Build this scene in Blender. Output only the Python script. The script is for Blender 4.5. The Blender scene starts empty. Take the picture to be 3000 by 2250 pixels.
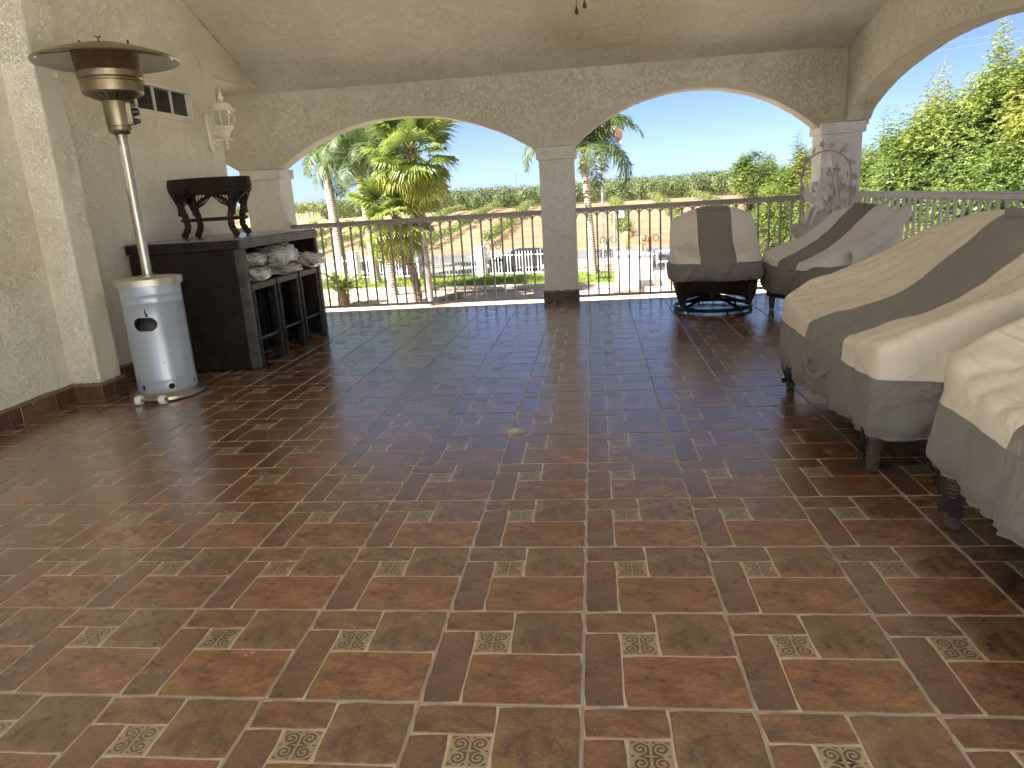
import bpy, math, random
import numpy as np
from mathutils import Vector, Matrix, noise as mnoise
random.seed(7); np.random.seed(7)
R = math.radians
S = 0.4064            # one floor tile, 16 inches, in metres
scene = bpy.context.scene
COL = scene.collection

# ---------------------------------------------------------------- camera, sky, sun, exposure
cam_d = bpy.data.cameras.new('camera'); cam = bpy.data.objects.new('camera', cam_d); COL.objects.link(cam)
cam_d.sensor_width = 36.0; cam_d.lens = 36.0 * 2093.6 / 3000.0
cam_d.clip_start = 0.05; cam_d.clip_end = 3000
YAW, PITCH, ROLL = -0.12482, 0.25633, 0.061859
fwd = Vector((math.sin(YAW) * math.cos(PITCH), math.cos(YAW) * math.cos(PITCH), -math.sin(PITCH)))
rgt = Vector((math.cos(YAW), -math.sin(YAW), 0)); dwn = fwd.cross(rgt)
r2 = rgt * math.cos(ROLL) + dwn * math.sin(ROLL); d2 = dwn * math.cos(ROLL) - rgt * math.sin(ROLL)
M = Matrix((r2, -d2, -fwd)).transposed().to_4x4()
M.translation = Vector((0.15346, -3.63912, 2.96386)) * S
cam.matrix_world = M
scene.camera = cam

SUN_TO = Vector((-0.55, -0.37, 0.76)).normalized()     # towards the sun: behind the camera, to the left
el = math.asin(SUN_TO.z); az = math.atan2(SUN_TO.x, SUN_TO.y)
w = bpy.data.worlds.new('World'); scene.world = w; w.use_nodes = True
nt = w.node_tree; nt.nodes.clear()
sky = nt.nodes.new('ShaderNodeTexSky'); sky.sky_type = 'NISHITA'; sky.sun_disc = False
sky.sun_elevation = el; sky.sun_rotation = az % (2 * math.pi)
sky.air_density = 0.34; sky.dust_density = 0.75; sky.ozone_density = 1.2; sky.altitude = 100
bg = nt.nodes.new('ShaderNodeBackground'); bg.inputs['Strength'].default_value = 0.05
wo = nt.nodes.new('ShaderNodeOutputWorld')
nt.links.new(sky.outputs[0], bg.inputs['Color']); nt.links.new(bg.outputs[0], wo.inputs['Surface'])
sun_d = bpy.data.lights.new('sun', 'SUN'); sun_d.energy = 5.0; sun_d.angle = R(0.53); sun_d.color = (1.0, 0.965, 0.91)
sun = bpy.data.objects.new('sun', sun_d); COL.objects.link(sun)
sun.rotation_euler = SUN_TO.to_track_quat('Z', 'Y').to_euler()
scene.view_settings.view_transform = 'Standard'; scene.view_settings.look = 'None'
scene.view_settings.exposure = 2.42; scene.view_settings.gamma = 1.0
scene.view_settings.use_curve_mapping = False
cy = scene.cycles
cy.use_adaptive_sampling = True; cy.adaptive_threshold = 0.02
cy.max_bounces = 8; cy.diffuse_bounces = 6; cy.glossy_bounces = 3; cy.transmission_bounces = 6; cy.transparent_max_bounces = 8
cy.use_denoising = True; cy.sample_clamp_indirect = 8.0
try: cy.denoiser = 'OPENIMAGEDENOISE'
except Exception: pass

# ---------------------------------------------------------------- helpers
def tag(o, label=None, cat=None, group=None, kind=None):
    if label: o['label'] = label
    if cat: o['category'] = cat
    if group: o['group'] = group
    if kind: o['kind'] = kind
    return o
def thing(name, label, cat, loc=(0, 0, 0), rz=0.0, group=None):
    o = bpy.data.objects.new(name, None); COL.objects.link(o); o.empty_display_size = 0.1
    o.location = loc; o.rotation_euler = (0, 0, rz)
    return tag(o, label, cat, group)
def obj(name, mesh, parent=None, loc=(0, 0, 0), rot=(0, 0, 0), scale=(1, 1, 1)):
    o = bpy.data.objects.new(name, mesh); COL.objects.link(o)
    if parent is not None: o.parent = parent
    o.location = loc; o.rotation_euler = rot; o.scale = scale
    return o
def copy_tree(o, parent=None):
    c = o.copy(); COL.objects.link(c)
    if parent is not None: c.parent = parent
    for ch in list(o.children): copy_tree(ch, c)
    return c
class MB:
    """collects geometry; build() makes one mesh object"""
    def __init__(s): s.v = []; s.f = []; s.m = []
    def add(s, vs, fs, mi=0):
        b = len(s.v); s.v.extend([tuple(p) for p in vs]); s.f.extend([tuple(i + b for i in q) for q in fs])
        s.m.extend([mi] * len(fs)); return s
    def box(s, x0, x1, y0, y1, z0, z1, mi=0):
        vs = [(x0, y0, z0), (x1, y0, z0), (x1, y1, z0), (x0, y1, z0), (x0, y0, z1), (x1, y0, z1), (x1, y1, z1), (x0, y1, z1)]
        return s.add(vs, [(0, 3, 2, 1), (4, 5, 6, 7), (0, 1, 5, 4), (1, 2, 6, 5), (2, 3, 7, 6), (3, 0, 4, 7)], mi)
    def tube(s, pts, rad, n=8, mi=0, cap=True, closed=False, flat=1.0):
        pts = [Vector(p) for p in pts]; N = len(pts)
        rr = rad if hasattr(rad, '__len__') else [rad] * N
        vs, fs = [], []; up = None
        for i, p in enumerate(pts):
            if closed: t = pts[(i + 1) % N] - pts[i - 1]
            else: t = pts[min(i + 1, N - 1)] - pts[max(i - 1, 0)]
            if t.length < 1e-9: t = Vector((0, 0, 1))
            t.normalize()
            if up is None:
                a = Vector((0, 0, 1)) if abs(t.z) < 0.9 else Vector((1, 0, 0)); up = t.cross(a).normalized()
            up = (up - t * up.dot(t)); up = up.normalized() if up.length > 1e-6 else t.orthogonal().normalized()
            w_ = t.cross(up)
            for k in range(n):
                a = 2 * math.pi * k / n
                vs.append(p + (up * math.cos(a) + w_ * math.sin(a) * flat) * rr[i])
        for i in range(N if closed else N - 1):
            j = (i + 1) % N
            for k in range(n):
                fs.append((i * n + k, i * n + (k + 1) % n, j * n + (k + 1) % n, j * n + k))
        if cap and not closed:
            fs.append(tuple(range(n - 1, -1, -1))); fs.append(tuple((N - 1) * n + k for k in range(n)))
        return s.add(vs, fs, mi)
    def lathe(s, prof, n=24, mi=0, c=(0, 0, 0), cap=True, sx=1.0, sy=1.0, ring=False):
        vs, fs = [], []
        for r, z in prof:
            for k in range(n):
                a = 2 * math.pi * k / n; vs.append((c[0] + r * math.cos(a) * sx, c[1] + r * math.sin(a) * sy, c[2] + z))
        for i in range(len(prof) - 1):
            for k in range(n): fs.append((i * n + k, i * n + (k + 1) % n, (i + 1) * n + (k + 1) % n, (i + 1) * n + k))
        if ring:
            m = len(prof) - 1
            for k in range(n): fs.append((m * n + k, m * n + (k + 1) % n, (k + 1) % n, k))
        elif cap:
            if prof[0][0] > 1e-4: fs.append(tuple(range(n - 1, -1, -1)))
            if prof[-1][0] > 1e-4: fs.append(tuple((len(prof) - 1) * n + k for k in range(n)))
        return s.add(vs, fs, mi)
    def prism(s, poly, z0, z1, mi=0, axis='z', off=(0, 0, 0)):
        n = len(poly)
        def P(a, b, c):
            if axis == 'z': p = (a, b, c)
            elif axis == 'y': p = (a, c, b)
            else: p = (c, a, b)
            return (p[0] + off[0], p[1] + off[1], p[2] + off[2])
        vs = [P(a, b, z0) for a, b in poly] + [P(a, b, z1) for a, b in poly]
        fs = [tuple(range(n - 1, -1, -1)), tuple(range(n, 2 * n))] + [(i, (i + 1) % n, n + (i + 1) % n, n + i) for i in range(n)]
        if axis == 'y': fs = [f_[::-1] for f_ in fs]
        return s.add(vs, fs, mi)
    def mesh(s, name, mats, scale=1.0, off=(0, 0, 0), smooth=False, angle=None):
        me = bpy.data.meshes.new(name)
        V = [((p[0] - off[0]) * scale, (p[1] - off[1]) * scale, (p[2] - off[2]) * scale) for p in s.v]
        me.from_pydata(V, [], s.f)
        mats = mats if isinstance(mats, (list, tuple)) else [mats]
        for m in mats: me.materials.append(m)
        if len(mats) > 1: me.polygons.foreach_set('material_index', s.m)
        if smooth: me.polygons.foreach_set('use_smooth', [True] * len(me.polygons))
        me.update()
        if angle is not None: me.set_sharp_from_angle(angle=R(angle))
        return me
    def build(s, name, mats, parent=None, scale=1.0, off=(0, 0, 0), smooth=False, angle=None, bevel=0.0, seg=2, loc=(0, 0, 0), rot=(0, 0, 0)):
        if smooth and angle is None: angle = 45
        o = obj(name, s.mesh(name, mats, scale, off, smooth, angle), parent, loc, rot)
        if bevel:
            b = o.modifiers.new('bevel', 'BEVEL'); b.width = bevel * scale; b.segments = seg; b.limit_method = 'ANGLE'; b.angle_limit = R(40)
        return o
def fast_mesh(name, V, F, mats, mi=None, smooth=False):
    """V (n,3) array, F (m,k) array of one face size"""
    me = bpy.data.meshes.new(name); V = np.asarray(V, np.float32); F = np.asarray(F, np.int32); k = F.shape[1]
    me.vertices.add(len(V)); me.vertices.foreach_set('co', V.ravel())
    me.loops.add(F.size); me.loops.foreach_set('vertex_index', F.ravel())
    me.polygons.add(len(F)); me.polygons.foreach_set('loop_start', np.arange(0, F.size, k, dtype=np.int32))
    me.polygons.foreach_set('loop_total', np.full(len(F), k, np.int32))
    for m in (mats if isinstance(mats, (list, tuple)) else [mats]): me.materials.append(m)
    if mi is not None: me.polygons.foreach_set('material_index', np.asarray(mi, np.int32))
    if smooth: me.polygons.foreach_set('use_smooth', np.ones(len(F), bool))
    me.update(calc_edges=True); me.validate(); return me
def T(*p): return tuple(c * S for c in p)
def smoothstep(a, b, x):
    t = min(1, max(0, (x - a) / (b - a))); return t * t * (3 - 2 * t)

# ---------------------------------------------------------------- materials
MATS = {}
def nodes(name, base, rough=0.6, metal=0.0, spec=0.5, **kw):
    m = bpy.data.materials.new(name); m.use_nodes = True; t = m.node_tree
    b = t.nodes['Principled BSDF']; b.inputs['Base Color'].default_value = (*base, 1)
    b.inputs['Roughness'].default_value = rough; b.inputs['Metallic'].default_value = metal
    b.inputs['Specular IOR Level'].default_value = spec
    for k_, v_ in kw.items(): b.inputs[k_].default_value = v_
    MATS[name] = m; return m, t, b
def N_(t, typ, **kw):
    n = t.nodes.new(typ)
    for k_, v_ in kw.items():
        if k_ in n.inputs: n.inputs[k_].default_value = v_
        else: setattr(n, k_, v_)
    return n
def coord(t, kind='Object'):
    return N_(t, 'ShaderNodeTexCoord').outputs[kind]
def noise_tex(t, co, scale, detail=4, rough=0.55, dist=0.0):
    n = N_(t, 'ShaderNodeTexNoise'); n.inputs['Scale'].default_value = scale; n.inputs['Detail'].default_value = detail
    n.inputs['Roughness'].default_value = rough; n.inputs['Distortion'].default_value = dist
    if co is not None: t.links.new(co, n.inputs['Vector'])
    return n.outputs['Fac']
def ramp(t, fac, stops, interp='LINEAR'):
    n = N_(t, 'ShaderNodeValToRGB'); cr = n.color_ramp; cr.interpolation = interp
    while len(cr.elements) < len(stops): cr.elements.new(0.5)
    for e, (p, c) in zip(cr.elements, stops):
        e.position = p; e.color = (*c, 1) if len(c) == 3 else c
    t.links.new(fac, n.inputs['Fac']); return n.outputs['Color']
def mix(t, fac, a, b, mode='MIX'):
    n = N_(t, 'ShaderNodeMix', data_type='RGBA', blend_type=mode)
    for sck, v in ((0, fac), (6, a), (7, b)):
        if hasattr(v, 'links') or hasattr(v, 'is_linked'): t.links.new(v, n.inputs[sck])
        else: n.inputs[sck].default_value = v if sck == 0 else (*v, 1)
    return n.outputs[2]
def math_(t, op, a, b=None):
    n = N_(t, 'ShaderNodeMath', operation=op)
    for i, v in enumerate((a, b)):
        if v is None: continue
        if hasattr(v, 'is_linked'): t.links.new(v, n.inputs[i])
        else: n.inputs[i].default_value = v
    return n.outputs[0]
def bump(t, b, height, strength=0.5, dist=0.01):
    n = N_(t, 'ShaderNodeBump'); n.inputs['Strength'].default_value = strength; n.inputs['Distance'].default_value = dist
    t.links.new(height, n.inputs['Height']); t.links.new(n.outputs[0], b.inputs['Normal']); return n
def vary(name, c1, c2, scale, rough=0.6, detail=4, bump_s=0.0, bump_scale=None, bump_d=0.005, co='Object', lo=0.35, hi=0.65, rand=0.0, **kw):
    m, t, b = nodes(name, c1, rough, **kw); c = coord(t, co)
    col = ramp(t, noise_tex(t, c, scale, detail), [(lo, c1), (hi, c2)])
    if rand:
        oi = N_(t, 'ShaderNodeObjectInfo')
        k_ = math_(t, 'ADD', math_(t, 'MULTIPLY', oi.outputs['Random'], rand), 1 - rand / 2)
        n = N_(t, 'ShaderNodeHueSaturation'); t.links.new(k_, n.inputs['Value']); t.links.new(col, n.inputs['Color']); col = n.outputs[0]
    t.links.new(col, b.inputs['Base Color'])
    if bump_s: bump(t, b, noise_tex(t, c, bump_scale or scale * 4, 6), bump_s, bump_d)
    return m
def stucco(name, c1, c2, strength=0.9, scale=1.0):
    m, t, b = nodes(name, c1, 0.92, spec=0.2); c = coord(t)
    col = ramp(t, noise_tex(t, c, 0.9, 6, 0.6), [(0.30, c2), (0.62, c1)])
    st = ramp(t, noise_tex(t, c, 0.55, 3, 0.5, 0.6), [(0.60, (1, 1, 1)), (0.78, (0.86, 0.80, 0.66))])
    col = mix(t, 1.0, col, st, 'MULTIPLY')
    # lace finish: worm-like trowelled ridges with flat pads between
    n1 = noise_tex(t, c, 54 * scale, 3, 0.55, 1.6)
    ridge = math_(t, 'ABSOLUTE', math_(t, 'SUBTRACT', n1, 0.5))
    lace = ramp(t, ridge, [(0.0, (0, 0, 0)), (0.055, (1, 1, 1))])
    n2 = noise_tex(t, c, 100 * scale, 4, 0.65)
    n3 = noise_tex(t, c, 5.0, 3, 0.5)
    pad = ramp(t, noise_tex(t, c, 3.3, 3, 0.6, 0.8), [(0.36, (0.45,) * 3), (0.58, (1, 1, 1))])
    h = math_(t, 'ADD', math_(t, 'MULTIPLY', math_(t, 'ADD', math_(t, 'MULTIPLY', lace, 0.55), math_(t, 'MULTIPLY', n2, 0.55)), pad), math_(t, 'MULTIPLY', n3, 2.6))
    bump(t, b, h, strength, 0.0085)
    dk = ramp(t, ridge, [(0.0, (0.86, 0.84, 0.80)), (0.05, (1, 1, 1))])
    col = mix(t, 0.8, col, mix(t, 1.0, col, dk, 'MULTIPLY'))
    t.links.new(col, b.inputs['Base Color']); return m
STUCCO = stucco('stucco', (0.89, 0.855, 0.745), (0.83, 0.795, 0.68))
STUCCO_CEIL_SHADE = stucco('stucco_ceiling_shade', (0.71, 0.675, 0.58), (0.65, 0.615, 0.52), 0.8, 0.8)  # wall paint darkened, so the ceiling's shade sits in its colour
STUCCO_ARC_SHADE = stucco('stucco_arcade_shade', (0.70, 0.67, 0.575), (0.63, 0.60, 0.50), 0.9, 0.9)  # same paint again, darkened to stand for shade on the arcade
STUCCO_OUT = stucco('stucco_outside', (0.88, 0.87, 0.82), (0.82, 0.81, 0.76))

def glaze(b, r=.2):
    b.inputs['IOR'].default_value = 1.5; b.inputs['Coat Weight'].default_value = 1.0; b.inputs['Coat Roughness'].default_value = r; b.inputs['Coat IOR'].default_value = 1.68
def tile_mat(name, a, bb, c, seed, grain=(1, 1, 1)):
    m, t, b = nodes(name, a, 0.22, spec=0.5); glaze(b)
    co = coord(t); mp = N_(t, 'ShaderNodeMapping'); mp.inputs['Location'].default_value = (seed * 1.7, seed * 0.9, 0); mp.inputs['Scale'].default_value = grain
    t.links.new(co, mp.inputs['Vector']); v = mp.outputs[0]
    col = ramp(t, noise_tex(t, v, 15, 10, 0.78, 0.5), [(0.34, c), (0.5, a), (0.68, bb)])
    sp = ramp(t, noise_tex(t, v, 7.0, 6, 0.68, 0.5), [(0.50, (1, 1, 1)), (0.64, (0.66, 0.64, 0.63))])
    col = mix(t, 1.0, col, sp, 'MULTIPLY')
    fine = ramp(t, noise_tex(t, v, 90, 4, 0.7), [(0.35, (0.70, 0.68, 0.66)), (0.62, (1.10, 1.10, 1.10))])
    col = mix(t, 1.0, col, fine, 'MULTIPLY')
    gp = N_(t, 'ShaderNodeNewGeometry').outputs['Position']
    wear = ramp(t, noise_tex(t, gp, 1.1, 6, 0.65), [(0.33, (0.84, 0.83, 0.82)), (0.68, (1.10, 1.11, 1.13))]); col = mix(t, 1.0, col, wear, 'MULTIPLY')
    oi = N_(t, 'ShaderNodeObjectInfo'); hs = N_(t, 'ShaderNodeHueSaturation')
    t.links.new(math_(t, 'ADD', math_(t, 'MULTIPLY', oi.outputs['Random'], 0.20), 0.90), hs.inputs['Value']); t.links.new(col, hs.inputs['Color'])
    t.links.new(hs.outputs[0], b.inputs['Base Color'])
    rg = ramp(t, noise_tex(t, gp, 2.2, 6, 0.65), [(0.3, (0.20,) * 3), (0.7, (0.29,) * 3)]); t.links.new(rg, b.inputs['Roughness']); t.links.new(rg, b.inputs['Coat Roughness'])
    h = math_(t, 'ADD', math_(t, 'MULTIPLY', noise_tex(t, v, 60, 4, 0.6), 0.25), noise_tex(t, v, 9, 2)); bump(t, b, h, 0.12, 0.001)
    return m
TILE = [tile_mat('tile_rust', (0.285, 0.128, 0.054), (0.42, 0.205, 0.088), (0.105, 0.060, 0.038), 1.0, (0.7, 1.3, 1)),
        tile_mat('tile_plum', (0.205, 0.100, 0.056), (0.280, 0.142, 0.078), (0.115, 0.066, 0.044), 2.0, (0.8, 1.0, 1)),
        tile_mat('tile_olive', (0.220, 0.118, 0.055), (0.335, 0.195, 0.092), (0.090, 0.056, 0.036), 3.0),
        tile_mat('tile_clay', (0.245, 0.118, 0.056), (0.350, 0.188, 0.088), (0.105, 0.062, 0.040), 4.0, (0.7, 1.3, 1)),
        tile_mat('tile_dark', (0.120, 0.060, 0.036), (0.180, 0.090, 0.050), (0.065, 0.040, 0.028), 5.0)]
JOINT = vary('tile_joint', (0.64, 0.52, 0.37), (0.54, 0.43, 0.29), 30, 0.3)
GROUT = vary('grout', (0.42, 0.385, 0.315), (0.31, 0.27, 0.205), 9, 0.85, bump_s=0.3, bump_scale=300, bump_d=0.001)
INLAY_LIGHT = vary('inlay_tan', (0.44, 0.34, 0.20), (0.34, 0.255, 0.145), 60, 0.3)
INLAY_DARK = vary('inlay_dark', (0.10, 0.066, 0.044), (0.14, 0.09, 0.058), 50, 0.3)
for m_ in (JOINT, INLAY_LIGHT, INLAY_DARK): glaze(m_.node_tree.nodes['Principled BSDF'])
bd_ = TILE[4].node_tree.nodes['Principled BSDF']; bd_.inputs['Coat Weight'].default_value = 0.0; bd_.inputs['IOR'].default_value = 1.4
# ================================================================ the building
def zceil(x, y):
    s = 0.42 + (0.21 - 0.42) * (min(max(x, -8.8), 6.6) + 8.8) / 15.4
    yr = 6.0
    if y >= yr: return 6.13 + s * (16.6 - y)
    return 6.13 + s * (16.6 - yr) - s * (yr - y)

# --- patio floor: slab with grout bed, tiles as parts
mb = MB(); mb.box(-18.5, 7.02, -4.6, 16.56, -0.55, -0.0065)
floor = mb.build('patio_floor', GROUT, scale=S); tag(floor, kind='structure')
def slab_outline(x0, x1, y0, y1, rng, cham=0.012, step=0.09, jit=0.0014):
    P = []
    def edge(a, b):
        L = math.dist(a, b); n = max(1, int(L / step))
        for i in range(n):
            f = i / n; P.append([a[0] + (b[0] - a[0]) * f + rng.uniform(-jit, jit), a[1] + (b[1] - a[1]) * f + rng.uniform(-jit, jit)])
    c = cham
    edge((x0 + c, y0), (x1 - c, y0)); edge((x1, y0 + c), (x1, y1 - c)); edge((x1 - c, y1), (x0 + c, y1)); edge((x0, y1 - c), (x0, y0 + c))
    return P
def add_slab(mb, x0, x1, y0, y1, ztop, zbot, mi, rng, ins=0.006):
    P = slab_outline(x0, x1, y0, y1, rng); n = len(P); cx, cy = (x0 + x1) / 2, (y0 + y1) / 2; hx, hy = (x1 - x0) / 2, (y1 - y0) / 2
    top = [(cx + (p[0] - cx) * (1 - ins / hx), cy + (p[1] - cy) * (1 - ins / hy), ztop) for p in P]
    mid = [(p[0], p[1], ztop - 0.0035) for p in P]; bot = [(p[0], p[1], zbot) for p in P]
    fs = [tuple(range(n))] + [(n + i, n + (i + 1) % n, (i + 1) % n, i) for i in range(n)] + [(2 * n + i, 2 * n + (i + 1) % n, n + (i + 1) % n, n + i) for i in range(n)]
    mb.add(top + mid + bot, fs, mi)
def tile_mesh(name, ymax=1.0, seed=1):
    rng = random.Random(seed); g, j = 0.0085, 0.0058
    mb = MB(); yt = min(1 - g, ymax)
    mb.box(g, 1 - g, g, yt, -0.05, -0.0045, 0)
    for x0, x1, y0, y1, mi in ((0, .25, 0, .75, 2), (0, .5, .75, 1, 4), (.5, 1, .5, 1, 3), (.25, 1, 0, .5, 1)):
        y1 = min(y1, ymax)
        if y1 - y0 < 0.03: continue
        a = x0 + (g + .002 if x0 == 0 else j); b = x1 - (g + .002 if x1 == 1 else j)
        c = y0 + (g + .002 if y0 == 0 else j); d = y1 - (g + .002 if y1 == 1 or y1 == ymax else j)
        add_slab(mb, a, b, c, d, 0.0, -0.0046, mi, rng)
    return mb.mesh(name, [JOINT] + [TILE[0], TILE[1], TILE[2], TILE[3]], S)
def inlay_mesh():
    mb = MB(); h = 0.1165
    mb.box(-h, h, -h, h, -0.005, -0.0012, 0)
    def ribbon(P, wd, mi=1, z=-0.0002):
        vs, fs = [], []
        for i, p in enumerate(P):
            q = P[min(i + 1, len(P) - 1)]; o = P[max(i - 1, 0)]; dx, dy = q[0] - o[0], q[1] - o[1]; L = math.hypot(dx, dy) or 1
            ww = wd[i] if hasattr(wd, '__len__') else wd
            vs += [(p[0] - dy / L * ww / 2, p[1] + dx / L * ww / 2, z), (p[0] + dy / L * ww / 2, p[1] - dx / L * ww / 2, z)]
        for i in range(len(P) - 1): fs.append((2 * i + 1, 2 * i + 3, 2 * i + 2, 2 * i))
        mb.add(vs, fs, mi)
    for sx in (-1, 1):
        for sy in (-1, 1):
            P, W = [], []
            for i in range(34):
                f = i / 33; a = f * 3.4 * math.pi + (0.2 if sy > 0 else 0.5); r = 0.006 + 0.043 * f
                P.append((sx * (0.056 + r * math.cos(a)), sy * (0.052 + r * math.sin(a)))); W.append(0.012 + 0.004 * math.sin(f * 3.1))
            ribbon(P, W)
            mb.add([(sx * .008, sy * .006, -0.0002), (sx * .05, sy * .006, -0.0002), (sx * .008, sy * .03, -0.0002)], [(0, 1, 2) if sx * sy > 0 else (0, 2, 1)], 1)
            mb.add([(sx * .107, sy * .107, -0.0002), (sx * .07, sy * .107, -0.0002), (sx * .107, sy * .082, -0.0002)], [(0, 1, 2) if sx * sy > 0 else (0, 2, 1)], 1)
            mb.add([(sx * .012, sy * .107, -0.0002), (sx * .035, sy * .107, -0.0002), (sx * .010, sy * .085, -0.0002)], [(0, 1, 2) if sx * sy < 0 else (0, 2, 1)], 1)
        mb.lathe([(0.0, 0.0), (0.0085, 0.0)], 8, 1, (sx * 0.1, 0, -0.0002), False)
    return mb.mesh('inlay', [INLAY_LIGHT, INLAY_DARK], S)
TM = [tile_mesh('tile', seed=q) for q in (3, 4, 5)]; TE = tile_mesh('tile_cut', 0.545, 6); IN = inlay_mesh()
for j in range(-1, 17):
    for i in range(-9, 7):
        t = obj('tile', TE if j == 16 else TM[(i * 7 + j * 3) % 3], floor, T(i, j, random.uniform(-.0009, .0009)), (random.uniform(-.0007, .0007), random.uniform(-.0007, .0007), 0))
        if j < 16: obj('inlay', IN, t, T(.375, .625, 0))

# --- house wall on the left, with the window opening, its pilaster and tiled skirting
WX = -8.8; WIN = (10.02, 12.70, 5.06, 5.66)
mb = MB(); y0, y1, z0, z1 = -4.4, 13.9, -7.4, 11.6
ys = [y0, WIN[0], WIN[1], y1]; zs = [z0, WIN[2], WIN[3], z1]
for a in range(3):
    for b in range(3):
        if a == 1 and b == 1: continue
        mb.add([(WX, ys[a], zs[b]), (WX, ys[a + 1], zs[b]), (WX, ys[a + 1], zs[b + 1]), (WX, ys[a], zs[b + 1])], [(0, 1, 2, 3)])
d = 0.35
for P in ([(WX, WIN[0], WIN[2]), (WX, WIN[1], WIN[2]), (WX - d, WIN[1], WIN[2]), (WX - d, WIN[0], WIN[2])], [(WX, WIN[1], WIN[3]), (WX, WIN[0], WIN[3]), (WX - d, WIN[0], WIN[3]), (WX - d, WIN[1], WIN[3])],
          [(WX, WIN[0], WIN[3]), (WX, WIN[0], WIN[2]), (WX - d, WIN[0], WIN[2]), (WX - d, WIN[0], WIN[3])], [(WX, WIN[1], WIN[2]), (WX, WIN[1], WIN[3]), (WX - d, WIN[1], WIN[3]), (WX - d, WIN[1], WIN[2])],
          [(WX - d, WIN[0], WIN[2]), (WX - d, WIN[1], WIN[2]), (WX - d, WIN[1], WIN[3]), (WX - d, WIN[0], WIN[3])]):
    mb.add(P, [(0, 1, 2, 3)])
X2 = -26
mb.add([(WX, y1, z0), (X2, y1, z0), (X2, y1, z1), (WX, y1, z1)], [(0, 1, 2, 3)]); mb.add([(WX, y0, z0), (X2, y0, z0), (X2, y0, z1), (WX, y0, z1)], [(3, 2, 1, 0)])
mb.add([(X2, y0, z0), (X2, y1, z0), (X2, y1, z1), (X2, y0, z1)], [(3, 2, 1, 0)]); mb.add([(X2, y0, z1), (WX, y0, z1), (WX, y1, z1), (X2, y1, z1)], [(0, 1, 2, 3)])
house = thing('house_wall', 'tall cream lace-stucco house wall on the left with a small high window', 'wall', T(WX, 0, 0))
OW = (WX, 0, 0)
mb.build('wall', STUCCO, house, S, OW)
mb = MB(); px0, px1, py0, py1 = WX - .05, -8.265, 7.28, 7.87            # pilaster with an uneven hand-trowelled arris
rings = [(0.29, 0), (0.6, 0), (1.5, .004), (2.5, -.006), (3.5, .006), (4.4, 0), (5.2, -.004), (5.75, .0), (5.95, .045), (6.25, .06), (6.6, .02), (9.5, -.02)]
vs, fs = [], []
for z, e in rings:
    f = smoothstep(5.9, 7.5, z) * 0.22
    vs += [(px0, py0 - e, z), (px1 + e - f, py0 - e, z), (px1 + e - f, py1 + e, z), (px0, py1 + e, z)]
for i in range(len(rings) - 1):
    for q in range(3): fs.append((i * 4 + q, i * 4 + q + 1, i * 4 + q + 5, i * 4 + q + 4))
fs.append((3, 2, 1, 0)); mb.add(vs, fs); mb.build('pilaster', STUCCO, house, S, OW, bevel=.05, seg=3)
def skirting(parent, off, p, q, widths, nx, ny, mats_seq, h=0.262, th=0.045, cap=True):
    """tile skirting along p->q, standing proud of the wall along the normal (nx, ny)"""
    L = math.dist(p, q); ux, uy = (q[0] - p[0]) / L, (q[1] - p[1]) / L; s = 0; k = 0
    mbed = MB(); A = (p[0], p[1]); e = 0.012
    def bx(m_, s0, s1, d0, d1, z0_, z1_):
        c = [(A[0] + ux * a + nx * b, A[1] + uy * a + ny * b) for a, b in ((s0, d0), (s1, d0), (s1, d1), (s0, d1))]
        if nx * uy - ny * ux > 0: pass
        else: c = c[::-1]
        m_.prism(c, z0_, z1_)
    bx(mbed, 0, L, 0, th - 0.012, 0.0, h + 0.012)
    n = 20; vs = []; fs = []
    for i in range(n + 1):
        a = L * i / n; dz = random.uniform(-.012, .018)
        for dd, zz in ((0, h + .055 + dz), (th * 0.7, h + .03 + dz), (th - .004, h + .004)): vs.append((A[0] + ux * a + nx * dd, A[1] + uy * a + ny * dd, zz))
    for i in range(n):
        for r_ in range(2): fs.append((i * 3 + r_, i * 3 + r_ + 1, i * 3 + r_ + 4, i * 3 + r_ + 3))
    mbed.add(vs, fs); mbed.build('skirting_mortar', GROUT_BROWN, parent, S, off)
    while s < L - 0.03:
        wd = min(widths[k % len(widths)], L - s); m_ = MB(); bx(m_, s + .008, s + wd - .008, th - .014, th, 0.014, h); m_.build('skirting_tile', mats_seq[k % len(mats_seq)], parent, S, off, bevel=.004, seg=1); s += wd; k += 1
GROUT_BROWN = vary('mortar_brown', (0.20, 0.14, 0.10), (0.15, 0.105, 0.075), 12, 0.9, bump_s=0.4, bump_scale=150, bump_d=0.002)
SKM = [TILE[4], TILE[1], TILE[4]]
skirting(house, OW, (WX, 1.0), (WX, 7.28), [.75, .5, .25, .75, .62, .45, .25], 1, 0, SKM)
skirting(house, OW, (WX, 7.28), (-8.265 + .044, 7.28), [.12, .52], 0, -1, [TILE[4], TILE[4]])
skirting(house, OW, (-8.265, 7.24), (-8.265, 7.91), [.3, .5], 1, 0, [TILE[4], TILE[4]])
skirting(house, OW, (WX, 7.91), (WX, 13.9), [.72, .35, .75, .25], 1, 0, SKM)
rt_ = random.Random(12)
for yy, zz, L_, bw in ((6.35, 2.1, .75, .10), (6.75, 1.25, .6, .06), (5.9, 2.9, .5, -.08), (6.9, .75, .45, .08), (9.6, 3.1, .8, .12), (10.9, 3.4, .5, -.1), (6.2, 4.3, .6, .05), (8.7, 1.6, .5, .05)):
    mb = MB(); mb.tube([(WX - .004, yy + bw * math.sin(q * .35) + rt_.uniform(-.012, .012), zz - L_ * q / 8) for q in range(9)], [.004 + .012 * math.sin(math.pi * q / 8) for q in range(9)], 6); mb.build('trowel_ridge', STUCCO, house, S, OW, smooth=True)
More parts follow.
